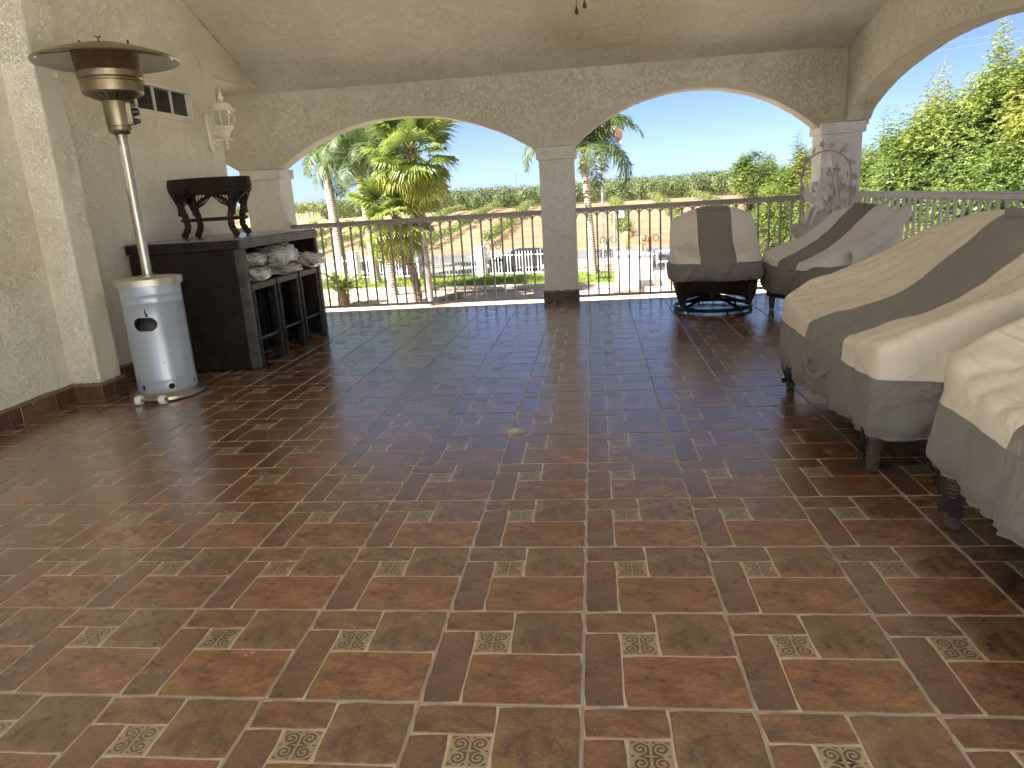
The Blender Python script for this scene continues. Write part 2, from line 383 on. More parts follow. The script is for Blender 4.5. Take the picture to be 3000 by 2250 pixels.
# window
WHITE = vary('white_paint', (0.74, 0.72, 0.66), (0.68, 0.66, 0.60), 8, 0.45)
GLASS_DARK = nodes('window_glass', (0.012, 0.014, 0.016), 0.06, spec=0.6)[0]
win = thing('window', 'small high four-pane window with white frame behind the heater hood', 'window', T(WX, 11.36, 5.06))
ow = (WX, 11.36, 5.06); mb = MB()
a, b, c, d_ = WIN; fx0, fx1 = WX - .14, WX + .035; wd = .055
mb.box(fx0, fx1, a, b, c, c + wd); mb.box(fx0, fx1, a, b, d_ - wd, d_); mb.box(fx0, fx1, a, a + wd, c + wd, d_ - wd); mb.box(fx0, fx1, b - wd, b, c + wd, d_ - wd)
mb.build('window_frame', WHITE, win, S, ow, bevel=.01)
pw = (b - a - 2 * wd) / 4
for q in range(4):
    m_ = MB(); m_.box(WX - .10, WX - .09, a + wd + q * pw, a + wd + (q + 1) * pw, c + wd, d_ - wd); m_.build('pane', GLASS_DARK, win, S, ow)
    if q: m_ = MB(); m_.box(WX - .085, WX - .04, a + wd + q * pw - .016, a + wd + q * pw + .016, c + wd, d_ - wd); m_.build('mullion', WHITE, win, S, ow)
mb = MB()
for (yy0, yy1, zz0, zz1) in ((a - .07, b + .07, c - .07, c - .002), (a - .07, b + .07, d_ + .002, d_ + .07), (a - .07, a - .002, c - .002, d_ + .002), (b + .002, b + .07, c - .002, d_ + .002)): mb.box(WX + .002, WX + .03, yy0, yy1, zz0, zz1)
mb.build('window_trim', STUCCO, win, S, ow)

# --- ceiling
def sheet(xs, ys_, fz, flip=False):
    vs, fs = [], []; ny = len(ys_)
    for x in xs:
        for y in ys_: vs.append((x, y, fz(x, y)))
    for i in range(len(xs) - 1):
        for j in range(ny - 1):
            q = (i * ny + j, (i + 1) * ny + j, (i + 1) * ny + j + 1, i * ny + j + 1); fs.append(q[::-1] if flip else q)
    return vs, fs
mb = MB(); xs = np.linspace(-8.85, 6.75, 60); ys_ = np.concatenate([np.linspace(-4.3, 5.9, 20), np.linspace(6.0, 16.75, 60)])
def zc_u(x, y):
    return zceil(x, y) + 0.02 * mnoise.noise(Vector((x * .6, y * .6, 3))) - 0.05 * math.exp(-((6.6 - x) / .5) ** 2) - 0.03 * math.exp(-((16.6 - y) / .5) ** 2)
v, f = sheet(xs, ys_, zc_u, True); mb.add(v, f)
ceil_o = mb.build('ceiling', STUCCO_CEIL_SHADE, scale=S, smooth=True); tag(ceil_o, kind='structure')
mb = MB(); v, f = sheet(np.linspace(-8.6, 8.6, 3), np.array([-4.4, 6.0, 18.6]), lambda x, y: max(zceil(-8.8, y) + .75, 5.9)); mb.add(v, f); v, f = sheet(np.linspace(-8.6, 8.6, 3), np.array([-4.4, 6.0, 18.6]), lambda x, y: max(zceil(-8.8, y) + .55, 5.7), True); mb.add(v, f)
ROOF = vary('roof_clay', (0.36, 0.15, 0.09), (0.28, 0.12, 0.07), 6, 0.8)
tag(mb.build('roof', ROOF, scale=S), kind='structure')
mb = MB(); mb.box(-19, WX - .002, 13.95, 17.3, 6.13, 6.5); tag(mb.build('walkway_ceiling', STUCCO_CEIL_SHADE, scale=S), kind='structure')
mb = MB(); mb.box(WX - .3, WX, 13.9, 16.6, 6.2, 7.6); mb.build('ceiling_beam', STUCCO, house, S, OW)

CRACK = nodes('crack_dark', (.05, .04, .03), .95)[0]
def crack(parent, off, pts, w_=.008):
    mb = MB(); Q = []
    for a, b in zip(pts[:-1], pts[1:]):
        for f_ in np.linspace(0, 1, 30)[:-1]: Q.append(tuple(a[c] + (b[c] - a[c]) * f_ + random.uniform(-.018, .018) for c in range(3)))
    mb.tube(Q, [w_ * random.uniform(.2, 1.3) for _ in Q], 4); mb.build('crack', CRACK, parent, S, off)
crack(house, OW, [(WX + .004, y_, zceil(WX, y_) - .012) for y_ in (9.5, 11, 12.5, 14, 15.5, 16.4)])
# --- arcades and columns
def arch_z(u, spring, rise, half, k=0.0):
    u = min(1, abs(u)); Rr = (half * half + rise * rise) / (2 * rise); x = u * half
    circ = rise - (Rr - math.sqrt(Rr * Rr - x * x)); ell = rise * math.sqrt(max(0, 1 - u * u)); return spring + circ * (1 - k) + ell * k
def arcade(name, label, a0, a1, bays, b0, b1, top, axis, loc, k=0.0):
    """wall of thickness b0..b1 along a0..a1 with arched bays (s0, s1, spring, apex)"""
    pts = []; last = a0
    cap = bays[0][2]
    for s0, s1, sp, ap in bays:
        if s0 > last: pts += [(last, sp), (s0, sp)]
        n = 48; half = (s1 - s0) / 2; c_ = (s0 + s1) / 2
        for i in range(n + 1):
            u = -1 + 2 * i / n; x = c_ + half * u; pts.append((x, arch_z(u, sp, ap - sp, half, k) + (random.uniform(-.008, .008) if 0 < i < n else 0)))
        last = s1; cap = sp
    if last < a1: pts += [(last, cap), (a1, cap)]
    o_ = thing(name, label, 'arcade', T(*loc))
    def P(a, b, z): return (a, b, z) if axis == 'x' else (b, a, z)
    mb = MB(); n = len(pts); vs = []
    for a, z in pts: vs += [P(a, b0, z), P(a, b1, z), P(a, b0, top(a)), P(a, b1, top(a))]
    fs = []
    for i in range(n - 1):
        q = 4 * i
        for f_ in ((q, q + 4, q + 6, q + 2), (q + 5, q + 1, q + 3, q + 7), (q + 4, q, q + 1, q + 5), (q + 2, q + 6, q + 7, q + 3)): fs.append(f_ if axis == 'x' else f_[::-1])
    fs += [(0, 2, 3, 1), (4 * n - 4, 4 * n - 3, 4 * n - 1, 4 * n - 2)]
    mb.add(vs, fs); mb.build('arch_wall', STUCCO_ARC_SHADE, o_, S, loc); return o_
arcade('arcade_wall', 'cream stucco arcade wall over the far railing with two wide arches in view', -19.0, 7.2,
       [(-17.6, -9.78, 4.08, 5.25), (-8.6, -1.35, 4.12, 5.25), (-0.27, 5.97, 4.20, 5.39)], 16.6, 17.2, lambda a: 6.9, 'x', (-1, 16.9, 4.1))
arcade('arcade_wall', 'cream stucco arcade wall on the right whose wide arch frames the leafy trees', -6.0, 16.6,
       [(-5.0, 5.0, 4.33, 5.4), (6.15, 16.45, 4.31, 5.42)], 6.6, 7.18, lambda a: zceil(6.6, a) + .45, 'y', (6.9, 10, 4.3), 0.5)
def column(label, x0, x1, y0, y1, zcap0, zcap1, skirt=True, e=.065):
    c_ = ((x0 + x1) / 2, (y0 + y1) / 2, 0); t = thing('column', label, 'column', T(*c_))
    mb = MB(); mb.box(x0, x1, y0, y1, -7.4, zcap0 + .01)
    o_ = mb.build('shaft', STUCCO_OUT, t, S, c_, bevel=.035, seg=3)
    mb = MB(); mb.box(x0 - e, x1 + e, y0 - e, y1 + e, zcap0, zcap1 - .003); mb.build('capital', STUCCO_OUT, t, S, c_, bevel=.03, seg=3)
    if skirt:
        skirting(t, c_, (x0 - .03, y0), (x1 + .03, y0), [.8, .3], 0, -1, [TILE[4], TILE[4]], .262, .04)
        skirting(t, c_, (x1, y0 - .03), (x1, min(y1, 16.58)), [.6], 1, 0, [TILE[4]], .262, .04); skirting(t, c_, (x0, y0 - .03), (x0, min(y1, 16.58)), [.6], -1, 0, [TILE[4]], .262, .04)
    return t
column('square white stucco column in the middle of the far railing', -1.28, -0.34, 16.56, 17.45, 3.86, 4.20)
column('square stucco column behind the wicker bar, left of the first arch', -9.72, -8.66, 16.56, 17.45, 3.84, 4.11)
column('corner stucco column where the far and right railings meet behind the fairy statue', 6.06, 7.06, 16.56, 17.45, 4.02, 4.31, False)
column('stucco column of the right arcade beyond the right edge of the view', 6.1, 7.1, 5.1, 6.05, 4.02, 4.31, False)

mb = MB(); mb.box(9.0, 26.0, -46.0, -6.5, -7.4, 9.5); tag(mb.build('bounce_block', STUCCO_OUT, scale=S), 'unseen white stucco block added behind the camera to bounce sunlight inside', 'bounce reflector')  # out of view; added to throw sunlight onto the left wall
BOUNCE_PAV = vary('bounce_paving', (0.70, 0.68, 0.63), (0.64, 0.62, 0.57), 1.5, 0.85)  # pale paving of the added bounce floor
# --- railings
IRON = vary('railing_paint', (0.36, 0.34, 0.305), (0.30, 0.28, 0.25), 6, 0.45)
IRON_W = vary('railing_paint_white', (0.72, 0.71, 0.68), (0.64, 0.63, 0.60), 6, 0.45)
def spiral_pts(cx, cz, r0, r1, a0, turns, n=22, sgn=1):
    return [(cx + (r0 + (r1 - r0) * i / n) * math.cos(a0 + sgn * turns * 2 * math.pi * i / n), 0, cz + (r0 + (r1 - r0) * i / n) * math.sin(a0 + sgn * turns * 2 * math.pi * i / n)) for i in range(n + 1)]
RAILM = {}
def railing(label, p, q, mat, scrolls=(), grp=None, top=2.5):
    L = math.dist(p, q); rz = math.atan2(q[1] - p[1], q[0] - p[0]); t = thing('railing', label, 'railing', T(p[0], p[1], 0), rz)
    key = mat.name
    if key not in RAILM:
        b = MB(); b.box(-.024, .024, -.024, .024, .10, top - .07); bm = b.mesh('baluster', mat, S)
        h = MB(); sp = .296; h.tube([((sp / 2 - .0) * -math.cos(a) * .96, 0, top - .07 - .165 + .15 * math.sin(a)) for a in np.linspace(-.15, math.pi + .15, 15)], .018, 5); hm = h.mesh('hoop', mat, S, smooth=True)
        RAILM[key] = (bm, hm)
    bm, hm = RAILM[key]
    m_ = MB(); m_.box(0, L, -.045, .045, top - .085, top + .005); m_.box(0, L, -.055, .055, top + .006, top + .04); m_.build('top_rail', mat, t, S, bevel=.008)
    m_ = MB(); m_.box(0, L, -.032, .032, .035, .11); m_.build('bottom_rail', mat, t, S, bevel=.006)
    n = max(2, round(L / .296)); sp = L / n
    for i in range(1, n): obj('baluster', bm, t, T(i * sp, 0, 0))
    for i in range(n): obj('hoop', hm, t, T((i + .5) * sp, 0, 0), scale=(sp / .296, 1, 1))
    for sx, big in scrolls:
        x = round(sx / sp) * sp
        for sg in (-1, 1):
            m_ = MB(); P = spiral_pts(sg * .15, 1.60, .035, .118, 1.2, 1.35, 24, sg) if big else spiral_pts(sg * .1, .62, .02, .07, 1.2, 1.2, 18, sg)
            m_.tube(P, .011, 5)
            if big: m_.tube(spiral_pts(sg * .15, 1.22, .03, .11, -1.2, 1.35, 24, -sg), .011, 5); m_.tube([(sg * .03, 0, 1.56), (sg * .025, 0, 1.42), (sg * .03, 0, 1.27)], .011, 5)
            m_.build('scroll', mat, t, S, smooth=True, loc=T(x, 0, 0))
    return t
railing('grey iron railing with arched hoops between the bar and the middle column', (-8.66, 17.0), (-1.28, 17.0), IRON, [(.5, 1), (3.35, 1), (3.9, 1), (5.9, 1), (3.0, 0)])
railing('grey iron railing with arched hoops behind the covered swivel chair', (-0.34, 17.0), (6.06, 17.0), IRON, [(.8, 1), (2.1, 1), (5.05, 1)])
railing('short stretch of grey iron railing left of the far-left column', (-17.0, 17.0), (-9.72, 17.0), IRON)
railing('white iron railing with arched hoops along the right side below the trees', (6.9, 6.05), (6.9, 16.56), IRON_W, [(3, 1), (6, 1)], top=2.52)
# lower storey below the patio
mb = MB(); mb.box(-18.4, 12.0, -40.0, -4.62, -.55, -.012); tag(mb.build('bounce_terrace', BOUNCE_PAV, scale=S), kind='structure')  # unseen pale floor added behind the camera, bouncing sunlight under the roof
mb = MB(); mb.box(-18.4, 6.95, -9, 16.0, -7.4, -.56); tag(mb.build('lower_storey_wall', STUCCO_OUT, scale=S), 'plain lower storey wall carrying the tiled patio floor', 'wall')
# ================================================================ things on the patio
STEEL = vary('brushed_steel', (0.50, 0.47, 0.41), (0.40, 0.37, 0.31), 14, 0.34, metal=1.0)
STEEL_OLD = vary('heated_steel', (0.35, 0.30, 0.21), (0.26, 0.22, 0.15), 9, 0.36, metal=1.0)
ALU = vary('aluminium', (0.62, 0.60, 0.55), (0.52, 0.50, 0.45), 5, 0.45, metal=0.85)
DRUM = vary('grey_enamel', (0.40, 0.46, 0.55), (0.36, 0.42, 0.50), 5, 0.30, metal=0.25)
BURNT = vary('burnt_mesh', (0.075, 0.045, 0.028), (0.16, 0.10, 0.055), 16, 0.5, metal=0.5)
BLACK = nodes('black_plastic', (0.012, 0.012, 0.013), 0.4)[0]
WHITE_PL = nodes('white_plastic', (0.75, 0.74, 0.70), 0.35)[0]
LABELM = vary('paper_label', (0.55, 0.52, 0.42), (0.40, 0.38, 0.30), 60, 0.6)
LID = vary('lid_tan', (0.52, 0.46, 0.36), (0.44, 0.39, 0.30), 10, 0.6)

def cut(o, cutters):
    """boolean difference, baked; the cutters are removed again"""
    for c in cutters:
        m = o.modifiers.new('cut', 'BOOLEAN'); m.object = c; m.operation = 'DIFFERENCE'; m.solver = 'EXACT'
    dg = bpy.context.evaluated_depsgraph_get(); me = bpy.data.meshes.new_from_object(o.evaluated_get(dg))
    o.modifiers.clear(); o.data = me
    for c in cutters: bpy.data.objects.remove(c)

hx, hy = -7.25, 7.6
ht = thing('patio_heater', 'freestanding mushroom patio heater with grey drum and wide metal hood', 'heater', T(hx, hy, 0))
ang = math.atan2(-3.64 - hy, 0.153 - hx)
mb = MB(); mb.lathe([(0.0, .012), (.57, .012), (.58, .03), (.578, .07), (.55, .10), (.50, .125), (.485, .14), (0, .14)], 56); mb.build('base', STEEL, ht, S, smooth=True, angle=30)
mb = MB(); prof = [(.470, .14), (.476, .16), (.478, .24), (.47, .33), (.474, .345), (.470, .36), (.472, 1.0), (.472, 1.62), (.478, 1.635), (.472, 1.65), (.474, 1.75), (.480, 1.765), (.474, 1.78), (.476, 1.92), (.455, 1.92), (.455, .14)]
mb.lathe(prof, 64, ring=True)
drum = mb.build('drum', DRUM, ht, S, smooth=True, angle=40)
cs = []
def cutter(a, z, hw, hh, n=20):
    c = MB(); P = []
    for i in range(n):
        t_ = 2 * math.pi * i / n; cx_, cz_ = math.cos(t_), math.sin(t_); P.append((hh * cx_ + (hw - hh) * (1 if cx_ > 0 else -1), hh * cz_))
    c.prism(P, .25, .8, axis='y'); o_ = c.build('cutter', DRUM, None, S)
    o_.rotation_euler = (0, 0, a - math.pi / 2); o_.location = (hx * S, hy * S, z * S); return o_
cs.append(cutter(ang - R(22), 1.30, .185, .115))
for da in (-52, 6, 63, 120, 178, 236): cs.append(cutter(ang + R(da), .235, .05, .0499))
bpy.context.view_layer.update(); cut(drum, cs)
drum.data.polygons.foreach_set('use_smooth', [True] * len(drum.data.polygons)); drum.data.set_sharp_from_angle(angle=R(35))
def on_drum(pts, a0, nm, mat):
    mb = MB(); mb.add([((.4745) * math.cos(a0 + x_ / .474), .4745 * math.sin(a0 + x_ / .474), z_) for x_, z_ in pts], [tuple(range(len(pts)))]); mb.build(nm, mat, drum, S)
a0 = ang - R(22)
on_drum([(.03, 1.42), (.085, 1.425), (.05, 1.50), (.035, 1.60), (.025, 1.50)], a0, 'fin_reflection', BLACK)  # black fin-shaped reflection painted onto the drum
for x_, z_, w_, h_ in ((.06, .62, .008, .05), (-.10, 1.75, .012, .02), (.30, 1.9, .02, .012), (-.02, .66, .01, .01), (.22, .36, .03, .008), (-.16, 1.66, .006, .03)): on_drum([(x_, z_), (x_ + w_, z_ - .004), (x_ + w_ * .8, z_ + h_), (x_ - w_ * .3, z_ + h_ * .9)], a0 + .25, 'scratch', BLACK)
mb = MB(); mb.lathe([(0, .15), (.30, .15), (.33, .3), (.33, 1.15), (.25, 1.4), (.06, 1.5), (.05, 1.7), (0, 1.7)], 32); mb.build('gas_bottle', vary('bottle_grey', (.06, .06, .06), (.045, .045, .045), 6, .5), ht, S, smooth=True)
mb = MB(); mb.lathe([(.478, 1.905), (.515, 1.91), (.52, 2.015), (.505, 2.02), (.50, 2.005), (0, 2.005)], 56, cap=False); mb.build('drum_rim', ALU, ht, S, smooth=True, angle=30)
mb = MB(); mb.lathe([(.495, 2.008), (.497, 2.024), (.42, 2.03), (.14, 2.035), (0, 2.035)], 48, cap=False); mb.build('lid', LID, ht, S, smooth=True)
mb = MB(); mb.lathe([(.135, 2.035), (.135, 2.06), (.08, 2.07), (.078, 2.08), (.078, 4.27)], 28); pole = mb.build('pole', STEEL, ht, S, smooth=True, angle=30)
mb = MB(); al = ang - R(38)
for z0_ in (3.72,):
    vs = [];
    for i in range(7):
        a = al + (i - 3) * .15
        for z in (3.42, 4.12): vs.append((.0795 * math.cos(a), .0795 * math.sin(a), z))
    mb.add(vs, [(2 * i, 2 * i + 2, 2 * i + 3, 2 * i + 1) for i in range(6)])
mb.build('instruction_label', LABELM, pole, S, smooth=True)
mb = MB(); mb.lathe([(.08, 4.22), (.085, 4.24), (.09, 4.275), (.155, 4.31), (.172, 4.34), (.170, 4.40), (.178, 4.41), (.190, 4.74), (.186, 4.78), (0, 4.78)], 32); neck = mb.build('neck_housing', STEEL_OLD, ht, S, smooth=True, angle=30)
ak = ang + R(72)
def at_ang(a, r, z): return (r * math.cos(a), r * math.sin(a), z)
mb = MB(); mb.box(-.03, .05, -.085, .085, 4.42, 4.74); mb.build('control_panel', STEEL_OLD, ht, S, bevel=.01, loc=T(*at_ang(ak, .185, 0)), rot=(0, 0, ak))
for z, r_ in ((4.61, .062), (4.47, .04)):
    mb = MB(); mb.lathe([(r_, 0), (r_, .04), (r_ * .8, .085), (0, .09)], 14); mb.build('knob', BLACK, ht, S, smooth=True, angle=30, loc=T(*at_ang(ak, .235, z)), rot=(0, math.pi / 2, ak))
mb = MB(); mb.lathe([(.18, 4.765), (.215, 4.78), (.425, 4.875), (.44, 4.895), (.44, 5.04), (.455, 5.05), (.455, 5.07), (.445, 5.08), (.465, 5.10), (.468, 5.185), (.455, 5.195), (.0, 5.195)], 48); bowl = mb.build('burner_bowl', STEEL_OLD, ht, S, smooth=True, angle=30)
for i in range(22):
    a = 2 * math.pi * i / 22; mb = MB()
    for (r0, z0_), (r1, z1_) in (((.245, 4.7905), (.40, 4.8605)),):
        da = .035; mb.add([at_ang(a - da, r0, z0_), at_ang(a + da, r0, z0_), at_ang(a + da, r1, z1_), at_ang(a - da, r1, z1_)], [(0, 1, 2, 3)])
    mb.build('vent_slot', BLACK, bowl, S)
mb = MB(); P = []
for i in range(25): z = 5.195 + i * .013; P += [(.452 + (.012 if i % 2 else 0) + .03 * i / 24, z)]
mb.lathe(P, 72, cap=False); mb.build('burner_screen', BURNT, ht, S, smooth=True)
mb = MB(); mb.lathe([(.42, 5.2), (.30, 5.45), (.29, 5.5), (0, 5.5)], 32, cap=False); mb.build('burner_core', BURNT, ht, S, smooth=True)
mb = MB(); prof = [(1.03, 5.335), (1.045, 5.35), (1.04, 5.365), (.90, 5.43), (.62, 5.515), (.40, 5.55), (.37, 5.575), (.2, 5.60), (0, 5.61)]
mb.lathe(prof, 72, 0, cap=False); mb.lathe([(1.028, 5.337), (.90, 5.415), (.62, 5.50), (.40, 5.535), (0, 5.545)][::-1], 72, 1, cap=False)
mb.build('hood', [STEEL_OLD, ALU], ht, S, smooth=True, angle=40)
for a in (ang - R(66), ang + R(62), ang + R(180)):
    mb = MB(); mb.tube([at_ang(a, .44, 5.47), at_ang(a, 1.0, 5.36)], .008, 6); mb.build('stay_rod', BURNT, ht, S)
    mb = MB(); mb.lathe([(.02, 0), (.02, .05), (0, .06)], 8, c=at_ang(a, 1.005, 5.31)); mb.build('stay_bolt', ALU, ht, S)
for a in (0.4, 1.9, 3.5, 5.1):
    mb = MB(); mb.tube([at_ang(a, .33, 5.575), at_ang(a, .34, 5.63)], .014, 6); mb.tube([at_ang(a - .12, .34, 5.65), at_ang(a, .34, 5.62), at_ang(a + .12, .34, 5.65)], .012, 6); mb.build('wing_nut', BURNT, ht, S)
for wx in (-.13, .29):
    mb = MB(); mb.lathe([(.03, -.052), (.07, -.05), (.078, -.03), (.078, .03), (.07, .05), (.03, .052)], 20); wh = mb.build('wheel', WHITE_PL, ht, S, smooth=True, angle=35, loc=T(wx, -.66, .08), rot=(0, math.pi / 2, .15))
    mb = MB(); mb.lathe([(.028, .0525), (.028, .06), (0, .062)], 10); mb.build('hub', BLACK, wh, S)
mb = MB(); mb.tube([(-.13, -.66, .08), (.29, -.65, .08)], .018, 8); mb.box(-.02, .18, -.66, -.5, .06, .10); mb.build('axle', STEEL, ht, S)

# --- wicker
def wicker(name, c1, c2, sc=70.0, rough=0.42):
    m, t, b = nodes(name, c1, rough, spec=0.22); co = coord(t); sx = N_(t, 'ShaderNodeSeparateXYZ'); t.links.new(co, sx.inputs[0])
    h = math_(t, 'ADD', sx.outputs[0], sx.outputs[1])
    a = math_(t, 'SINE', math_(t, 'MULTIPLY', h, sc * 2)); c_ = math_(t, 'SINE', math_(t, 'MULTIPLY', sx.outputs[2], sc * 4))
    wv = math_(t, 'MULTIPLY', a, c_); hh = math_(t, 'ADD', math_(t, 'MULTIPLY', wv, 0.5), 0.5)
    col = ramp(t, hh, [(0.2, c1), (0.8, c2)]); col = mix(t, 0.5, col, ramp(t, noise_tex(t, co, 9, 3), [(.3, c1), (.7, c2)])); t.links.new(col, b.inputs['Base Color'])
    bump(t, b, hh, 0.9, 0.004); return m
WICK = wicker('wicker_black', (0.004, 0.003, 0.0027), (0.034, 0.027, 0.023), 52.0, 0.5)
WICK_EDGE = wicker('wicker_edge', (0.02, 0.016, 0.014), (0.13, 0.12, 0.11), 75, 0.35)
WICK_BR = wicker('wicker_brown', (0.014, 0.0085, 0.006), (0.048, 0.030, 0.020), 60)
PLANK = vary('grey_board', (0.22, 0.215, 0.205), (0.17, 0.165, 0.155), 5, 0.22, bump_s=.1, bump_scale=40)
bx0, bx1, by0, by1 = -8.70, -6.38, 9.26, 13.04
ob = ((bx0 + bx1) / 2, (by0 + by1) / 2, 0)
bar = thing('wicker_bar', 'black wicker bar counter with grey board top against the left wall', 'bar', T(*ob))
mb = MB(); mb.box(bx0 + .02, bx1 - .02, by0 + .02, by0 + .16, 0.01, 2.30); mb.build('end_panel', WICK, bar, S, ob, bevel=.015)
mb = MB(); mb.box(bx1 - .17, bx1, by0, by0 + .15, 0.005, 2.31); mb.build('corner_post', WICK_EDGE, bar, S, ob, bevel=.02)
mb = MB(); mb.box(bx0 + .02, bx1 - .02, by1 - .16, by1 - .02, 0.01, 2.30); mb.build('end_panel', WICK, bar, S, ob, bevel=.015)
mb = MB(); mb.box(bx1 - .17, bx1, by1 - .15, by1, 0.005, 2.31); mb.build('corner_post', WICK_EDGE, bar, S, ob, bevel=.02)
mb = MB(); mb.box(bx0 + .0, bx0 + .06, by0 + .16, by1 - .16, 0.01, 2.30); mb.build('back_panel', WICK, bar, S, ob)
mb = MB(); mb.box(bx1 - .05, bx1 + .012, by0 - .012, by1 + .012, 2.312, 2.485); mb.build('apron', WICK_EDGE, bar, S, ob, bevel=.015)
mb = MB(); mb.box(bx0, bx1 - .052, by0 - .012, by0 + .05, 2.312, 2.485); mb.box(bx0, bx1 - .052, by1 - .05, by1 + .012, 2.312, 2.485); mb.box(bx0, bx0 + .05, by0 + .052, by1 - .052, 2.312, 2.485); mb.build('side_apron', WICK, bar, S, ob)
nb = 9
for i in range(nb):
    w_ = (bx1 - bx0 - .02) / nb; m_ = MB(); m_.box(bx0 + .01 + i * w_ + .006, bx0 + .01 + (i + 1) * w_ - .006, by0 - .005, by1 + .005, 2.486, 2.512); m_.build('top_board', PLANK, bar, S, ob, bevel=.004, seg=1)
mb = MB(); mb.box(bx0 + .06, bx1 - .06, by0 + .06, by1 - .06, 2.40, 2.482); mb.build('top_backing', WICK, bar, S, ob)
# stools with wrapped cushions
def stool(y0_, y1_, label):
    c_ = (-6.9, (y0_ + y1_) / 2, 0); t = thing('bar_stool', label, 'stool', T(*c_), 0, 'stools tucked under the wicker bar')
    x0_, x1_ = -7.45, -6.40
    mb = MB(); mb.box(x0_, x1_, y0_, y1_, 1.50, 1.63); mb.build('seat', WICK_EDGE, t, S, c_, bevel=.02)
    for x in (x0_, x1_ - .14):
        for y in (y0_, y1_ - .12): mb = MB(); mb.box(x, x + .14, y, y + .12, 0.004, 1.50); mb.build('leg', WICK, t, S, c_, bevel=.015)
    mb = MB(); mb.tube([(x1_ - .06, y0_ + .12, .54), (x1_ - .06, y1_ - .12, .54)], .028, 8); mb.build('footrest', vary('dark_tube', (.06, .055, .05), (.08, .075, .07), 5, .35, metal=.6) if 'dark_tube' not in MATS else MATS['dark_tube'], t, S, c_)
stool(9.47, 10.54, 'bar stool nearest the heater, under the near end of the bar')
stool(10.62, 11.70, 'middle bar stool of three under the bar')
stool(11.78, 12.84, 'bar stool nearest the railing, under the far end of the bar')
BAG, t_, b_ = nodes('clear_plastic', (0.80, 0.78, 0.72), 0.10, spec=0.9, **{'Transmission Weight': .35})
c_ = coord(t_); bump(t_, b_, noise_tex(t_, c_, 17, 4, .6, 1.8), 1.0, .035)
t_.links.new(ramp(t_, noise_tex(t_, c_, 9, 4, .6, 1.0), [(.38, (.30, .28, .25)), (.60, (.88, .87, .83))]), b_.inputs['Base Color']); b_.inputs['Coat Weight'].default_value = .6; b_.inputs['Coat Roughness'].default_value = .05
def bag(cx, cy_, cz, ax, ay, az, seed, label, tilt=0.0):
    vs, fs = [], []; n, m = 44, 26
    for i in range(m + 1):
        th = math.pi * i / m
        for k in range(n):
            ph = 2 * math.pi * k / n
            d = [math.sin(th) * math.cos(ph), math.sin(th) * math.sin(ph), math.cos(th)]
            p = [math.copysign(abs(c) ** .62, c) for c in d]
            v3 = Vector(d); q = 1 + .20 * abs(mnoise.noise(v3 * 1.7 + Vector((seed * 3.1, 0, 0)))) * 1.4 - .13 * abs(mnoise.noise(v3 * 4.2 + Vector((0, seed, 0)))) - .07 * abs(mnoise.noise(v3 * 9 + Vector((0, 0, seed))))
            vs.append((p[0] * ax * q, p[1] * ay * q, p[2] * az * q))
    for i in range(m):
        for k in range(n): fs.append((i * n + k, (i + 1) * n + k, (i + 1) * n + (k + 1) % n, i * n + (k + 1) % n))
    mb = MB(); mb.add(vs, fs); o_ = mb.build('wrapped_cushion', BAG, None, S, smooth=True, angle=25, loc=T(cx, cy_, cz), rot=(tilt, 0, 0))
    tag(o_, label, 'cushion', 'plastic wrapped cushions on the stools')
bag(-6.72, 9.98, 1.78, .42, .50, .135, 1, 'lower plastic-wrapped cushion on the stool nearest the heater')
bag(-6.72, 9.90, 2.07, .40, .42, .135, 2, 'upper plastic-wrapped cushion on the stool nearest the heater')
bag(-6.66, 11.05, 2.06, .46, .56, .20, 3, 'large crumpled plastic-wrapped cushion bulging in the middle under the bar top', .12)
bag(-6.66, 11.25, 1.76, .44, .46, .12, 4, 'flat plastic-wrapped cushion under the big one on the middle stool')
bag(-6.55, 12.35, 1.84, .44, .54, .17, 5, 'plastic-wrapped cushion poking out at the far end of the bar', -.1)

